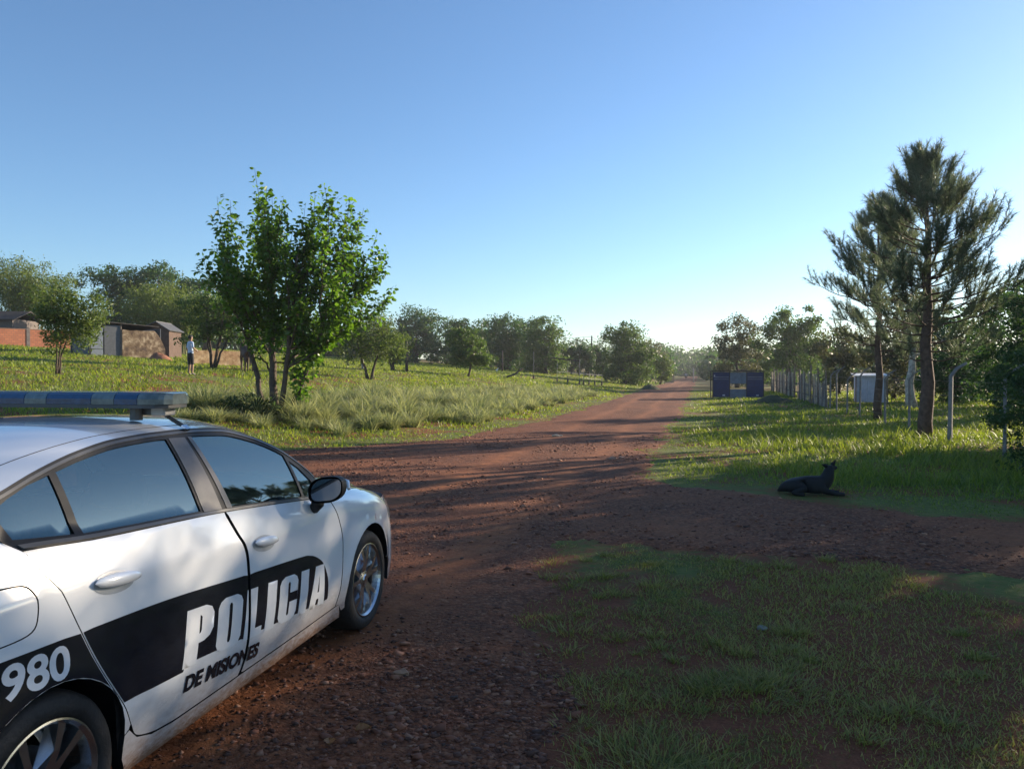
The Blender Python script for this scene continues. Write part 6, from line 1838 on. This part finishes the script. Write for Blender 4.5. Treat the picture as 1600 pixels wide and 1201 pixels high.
def hut():
    x, y = -26.0, 55.5
    t = thing('brick_hut', (x, y, gz(x, y) - 0.05), 'small brick hut with low gable rising behind the ruined wall', 'hut', rz=R(4))
    HB = plain('dull_brick', (0.095, 0.060, 0.045), 0.9, var=0.3, scale=5)
    mb = MB(); mb.add([(-1.3, 0, 0), (1.3, 0, 0), (1.3, 0, 1.95), (0.45, 0, 2.5), (-1.3, 0, 1.75), (-1.3, 2.5, 0), (1.3, 2.5, 0), (1.3, 2.5, 1.95), (0.45, 2.5, 2.5), (-1.3, 2.5, 1.75)], [(0, 1, 2, 3, 4), (9, 8, 7, 6, 5), (0, 4, 9, 5), (1, 6, 7, 2)]); mb.build('wall', HB, t)
    mb = MB(); mb.box((-0.45, 1.2, 2.17), (2.1, 3.0, 0.05), Matrix.Rotation(R(-23), 3, 'Y')); mb.build('roof', plain('zinc_roof', (0.11, 0.11, 0.11), 0.6, 0.3), t)
    mb = MB(); mb.box((0.95, 1.2, 2.24), (1.2, 3.0, 0.05), Matrix.Rotation(R(33), 3, 'Y')); mb.build('roof', plain('zinc_roof', (0.11, 0.11, 0.11), 0.6, 0.3), t)
hut()
mb = MB(); mb.box((0, 0, 0.45), (3.4, 0.2, 0.95))
tag(mb.build('low_wall', patchy_wall_material('ochre_plaster', (0.36, 0.22, 0.12), (0.46, 0.31, 0.17), (0.55, 0.42, 0.26), 2.0), None, loc=(-18.1, 47.0, gz(-18.1, 47.0) - 0.05), rot=(0, 0, R(50))), 'low ochre wall behind the forked small tree', 'wall')

# ------------------------------------------------------------------ posts, rails and poles in the field
DKW = plain('dark_post_wood', (0.050, 0.040, 0.034), 0.9, var=0.4, scale=9, bump=0.4)
PALEM = plain('pale_pole', (0.36, 0.34, 0.31), 0.8, var=0.2)
def post(x, y, h, r, label, lean=(0, 0), mat=DKW, name='field_post', z=None):
    mb = MB(); mb.tube([(0, 0, -0.1), (lean[0] * 0.5, lean[1] * 0.5, h * 0.5), (lean[0], lean[1], h)], [r * 1.1, r, r * 0.85], 8)
    return tag(mb.build(name, mat, None, smooth=True, loc=(x, y, gz(x, y) if z is None else z)), label, 'post')
post(-8.3, 60.8, 2.45, 0.11, 'lone dark field post left of the small fresh green tree')
post(-12.0, 62.0, 0.75, 0.10, 'short pale stub post left of the lone field post', mat=PALEM)
post(-1.15, 92.0, 2.6, 0.09, 'thin post at the field edge left of the leaning log')
mb = MB(); mb.tube([(-0.95, 0, 0.0), (0.1, 0, 0.35), (1.0, 0, 0.95)], [0.10, 0.09, 0.06], 7)
tag(mb.build('leaning_log', DKW, None, smooth=True, loc=(0.05, 72.0, gz(0.05, 72.0))), 'dark bare log leaning up from the field grass', 'log')

def paddock():
    x, y = 4.6, 76.0
    z = gz(x, y)
    t = thing('paddock_fence', (x, y, z), 'paddock of pale rails on dark-footed posts beside the road', 'fence', rz=R(16))
    def lz(u, v):
        c, s = math.cos(R(16)), math.sin(R(16)); return gz(x + u * c - v * s, y + u * s + v * c) - z
    P = [(-2.6, 0, 2.7), (-0.6, -1.2, 2.0), (0.75, -0.5, 2.1), (1.65, -1.4, 2.5), (2.6, 0.0, 1.6), (3.6, 1.0, 1.3), (4.7, 2.2, 1.2), (5.9, 3.2, 1.1)]
    for u, v, h in P:
        mb = MB(); mb.tube([(u, v, lz(u, v) - 0.1), (u + 0.02, v, lz(u, v) + 0.42)], [0.085, 0.075], 7); p = mb.build('post', DKW, t, smooth=True)
        mb = MB(); mb.tube([(u + 0.02, v, lz(u, v) + 0.42), (u + 0.03, v, lz(u, v) + h)], 0.022, 6); mb.build('upright', plain('weathered_pipe', (0.20, 0.20, 0.19), 0.6), p)
    RM = plain('weathered_pipe', (0.20, 0.20, 0.19), 0.6)
    for hz in (0.62, 1.05):
        mb = MB(); mb.tube([(u, v, lz(u, v) + hz) for u, v, h in P[1:]], 0.02, 5); mb.build('rail', RM, t)
    mb = MB(); mb.tube([(-0.9, -0.2, lz(-0.9, -0.2) + 2.32), (2.0, -0.6, lz(2.0, -0.6) + 2.30)], 0.07, 6); mb.build('top_beam', DKW, t)
paddock()

def utility_pole(x, y, h, label, wires_to, mat, arm=True):
    t = thing('utility_pole', (x, y, gz(x, y)), label, 'utility pole', 'utility poles along the road')
    z = gz(x, y)
    mb = MB(); mb.tube([(0, 0, -0.2), (0, 0, h)], [0.15, 0.10], 9); mb.build('pole', mat, t, smooth=True)
    if arm:
        mb = MB(); mb.box((0, 0, h - 0.35), (1.3, 0.09, 0.10)); mb.build('crossarm', DKW, t)
        for u in (-0.5, 0.5):
            mb = MB(); mb.tube([(u, 0, h - 0.3), (u, 0, h - 0.12)], [0.04, 0.03], 6); mb.build('insulator', PALEM, t)
    for k, (wx, wy, wz) in enumerate(wires_to):
        for u in (-0.12, 0.12):
            a = Vector((u, 0, h - 0.12 - 0.5 * (u > 0))); b = Vector((wx - x + u, wy - y, wz - z))
            n = 14
            mb = MB(); mb.tube([a.lerp(b, i / n) - Vector((0, 0, 1.1 * math.sin(math.pi * i / n))) for i in range(n + 1)], 0.022, 3, cap=False); mb.build('wire', plain('black_wire', (0.03, 0.03, 0.03), 0.6), t)
utility_pole(12.4, 120.0, 6.3, 'dark utility pole rising above the hedge trees', [(-19, 112, 8.2), (22.4, 136.0, 6.8)], DKW, arm=False)
utility_pole(-20.2, 112.5, 6.2, 'dark utility pole behind the willow-like tree', [], DKW, arm=False)
post(21.4, 115.0, 3.6, 0.10, 'pale concrete pole on the left verge near the narrow end of the road', mat=PALEM, name='concrete_pole')
post(30.6, 130.0, 2.4, 0.10, 'short pale post in the weeds at the narrow end of the road', mat=PALEM)
mb = MB(); mb.box((0, 0, 0.65), (1.3, 1.1, 1.3)); mb.box((0, 0, 1.33), (1.5, 1.3, 0.08))
tag(mb.build('gate_pillar', plain('ochre_pillar', (0.45, 0.34, 0.22), 0.9, var=0.25), None, loc=(25.9, 127.0, gz(25.9, 127.0))), 'pale squat gate pillar under the small bright tree', 'pillar')

def motorbike():
    y = 190.0; x = (xl(y) + xr(y)) / 2 - 0.2
    z = float(road_z(np.array([x]), np.array([y]), np.array([2.0]))[0])
    t = thing('motorcycle', (x, y, z), 'motorcycle ridden towards the camera at the far end of the road', 'motorcycle', rz=R(180 - 14))
    BK = plain('bike_black', (0.02, 0.02, 0.02), 0.5)
    for wy_ in (-0.62, 0.62):
        mb = MB()
        mb.tube([(0, wy_ + 0.26 * math.cos(a), 0.30 + 0.26 * math.sin(a)) for a in np.linspace(0, 2 * math.pi, 17)], 0.045, 6, cap=False); mb.build('wheel', BK, t)
    mb = MB(); mb.tube([(0, -0.62, 0.30), (0, -0.2, 0.55), (0, 0.25, 0.75), (0, 0.45, 0.85)], [0.05, 0.14, 0.15, 0.06], 8); mb.build('body', plain('bike_red', (0.25, 0.02, 0.02), 0.3), t, smooth=True)
    mb = MB(); mb.tube([(0, 0.62, 0.30), (0, 0.45, 1.0)], 0.04, 6); mb.tube([(-0.33, 0.42, 1.03), (0.33, 0.42, 1.03)], 0.025, 6); mb.build('fork', BK, t)
    mb = MB(); mb.tube([(0, 0.52, 0.85), (0, 0.60, 0.85)], [0.09, 0.08], 10); mb.build('headlight', PALEM, t)
    person((x, y, z), R(180 - 14), 'rider in white shirt sitting on the far motorcycle', plain('white_shirt', (0.75, 0.75, 0.75), 0.8), plain('black_shorts', (0.012, 0.012, 0.016), 0.8), HAIR, seated=True)
motorbike()

def white_bird():
    x, y = -1.75, 88.0
    t = thing('white_bird', (x, y, gz(x, y)), 'small white bird standing in the far field grass', 'bird', rz=R(30))
    WF = plain('white_feather', (0.78, 0.78, 0.75), 0.8)
    v = {'bod': (0, 0, 0.26, .09, .10), 'tail': (-0.16, 0, 0.27, .03, .02), 'brs': (0.10, 0, 0.28, .07, .08), 'nk': (0.15, 0, 0.40, .035, .035), 'hd': (0.17, 0, 0.47, .042, .042), 'bk': (0.24, 0, 0.46, .010, .010), 'l1': (0.02, -0.04, 0.14, .015, .015), 'f1': (0.02, -0.04, 0.0, .01, .01), 'l2': (0.02, 0.04, 0.14, .015, .015), 'f2': (0.02, 0.04, 0.0, .01, .01)}
    link('body', skin_mesh('body', v, [('bod', 'tail'), ('bod', 'brs'), ('brs', 'nk'), ('nk', 'hd'), ('hd', 'bk'), ('bod', 'l1'), ('l1', 'f1'), ('bod', 'l2'), ('l2', 'f2')]), WF, t)
white_bird()

# ------------------------------------------------------------------ small things on the road and lawn
def rock(x, y, r, label, mat, seed):
    rng = np.random.default_rng(seed)
    bm = bmesh.new(); bmesh.ops.create_icosphere(bm, subdivisions=2, radius=r)
    for v in bm.verts:
        k = 1 + 0.28 * rng.normal() * 0.6
        v.co = Vector((v.co.x * k * 1.2, v.co.y * k, v.co.z * k * 0.6))
    me = bpy.data.meshes.new('rock'); bm.to_mesh(me); bm.free()
    sd = road_in(np.array([x]), np.array([y]))
    z = float(road_z(np.array([x]), np.array([y]), sd)[0]) if sd[0] > 0 else gz(x, y)
    return tag(link('rock', me, mat, None, (x, y, z + r * 0.2)), label, 'rock', 'loose rocks')
PALE_R = plain('pale_stone', (0.48, 0.38, 0.27), 0.9, var=0.25, scale=20)
rock(1.16, 20.4, 0.09, 'pale rock in the middle of the dirt road', PALE_R, 1)
rock(1.30, 20.55, 0.05, 'small pale rock touching the one in mid-road', PALE_R, 2)
rock(1.98, 15.1, 0.065, 'reddish pale rock near the right edge of the road', plain('red_stone', (0.38, 0.22, 0.15), 0.9), 3)
rock(2.16, 15.2, 0.05, 'small reddish rock at the right edge of the road', plain('red_stone', (0.38, 0.22, 0.15), 0.9), 4)
rock(1.68, 5.15, 0.030, 'small grey stone lying on the shaded lawn', plain('grey_stone', (0.24, 0.23, 0.20), 0.9), 5)
rock(-0.62, 4.30, 0.036, 'flat tan stone on the gravel beside the car', plain('tan_stone', (0.30, 0.18, 0.11), 0.9), 6)

def dry_leaf(x, y, s, rz, label):
    LM = leaf_mat('dry_leaf', (0.22, 0.09, 0.03), (0.36, 0.17, 0.06), trans=0.2)
    sd = road_in(np.array([x]), np.array([y])); z = float(road_z(np.array([x]), np.array([y]), sd)[0])
    mb = MB(); n = 8; vs = []
    for i in range(n + 1):
        t = i / n; w = math.sin(math.pi * t ** 0.8) * 0.38 * (1 + 0.25 * (i % 2)); c = 0.22 * math.sin(math.pi * t)
        vs += [((t - 0.5) * s, -w * s, (0.12 + c * 0.6) * s), ((t - 0.5) * s, 0, c * 0.3 * s), ((t - 0.5) * s, w * s, (0.15 + c * 0.5) * s)]
    mb.add(vs, [f for i in range(n) for f in ((3 * i, 3 * i + 1, 3 * i + 4, 3 * i + 3), (3 * i + 1, 3 * i + 2, 3 * i + 5, 3 * i + 4))])
    o = mb.build('dry_leaf', LM, None, loc=(x, y, z + 0.012), rot=(0, 0, rz))
    return tag(o, label, 'leaf', 'dry leaves on the gravel')
dry_leaf(-0.70, 3.60, 0.075, 0.4, 'curled orange dry leaf on the gravel in the foreground')
dry_leaf(-0.83, 3.48, 0.060, 1.9, 'smaller orange dry leaf left of the larger one on the gravel')

# ------------------------------------------------------------------ morning haze
mb = MB(); mb.box((50, 720, 9.0), (1540, 1600, 21.0))
hz = mb.build('haze', None, None)
hm = bpy.data.materials.new('haze_air'); hm.use_nodes = True
hm.node_tree.nodes.clear()
ho = hm.node_tree.nodes.new('ShaderNodeOutputMaterial')
hv = hm.node_tree.nodes.new('ShaderNodeVolumePrincipled')
hv.inputs['Color'].default_value = (0.90, 0.95, 1.0, 1)
hv.inputs['Density'].default_value = 0.00036
hv.inputs['Anisotropy'].default_value = 0.35
hm.node_tree.links.new(hv.outputs[0], ho.inputs['Volume'])
hz.data.materials.append(hm)
tag(hz, 'thin morning haze over the fields and road', kind='stuff')

# walls and the gate pillar are things of their own, not part of the lie of the land
for _o in bpy.data.objects:
    if _o.parent is None and _o.get('category') and 'kind' not in _o: _o['kind'] = 'thing'
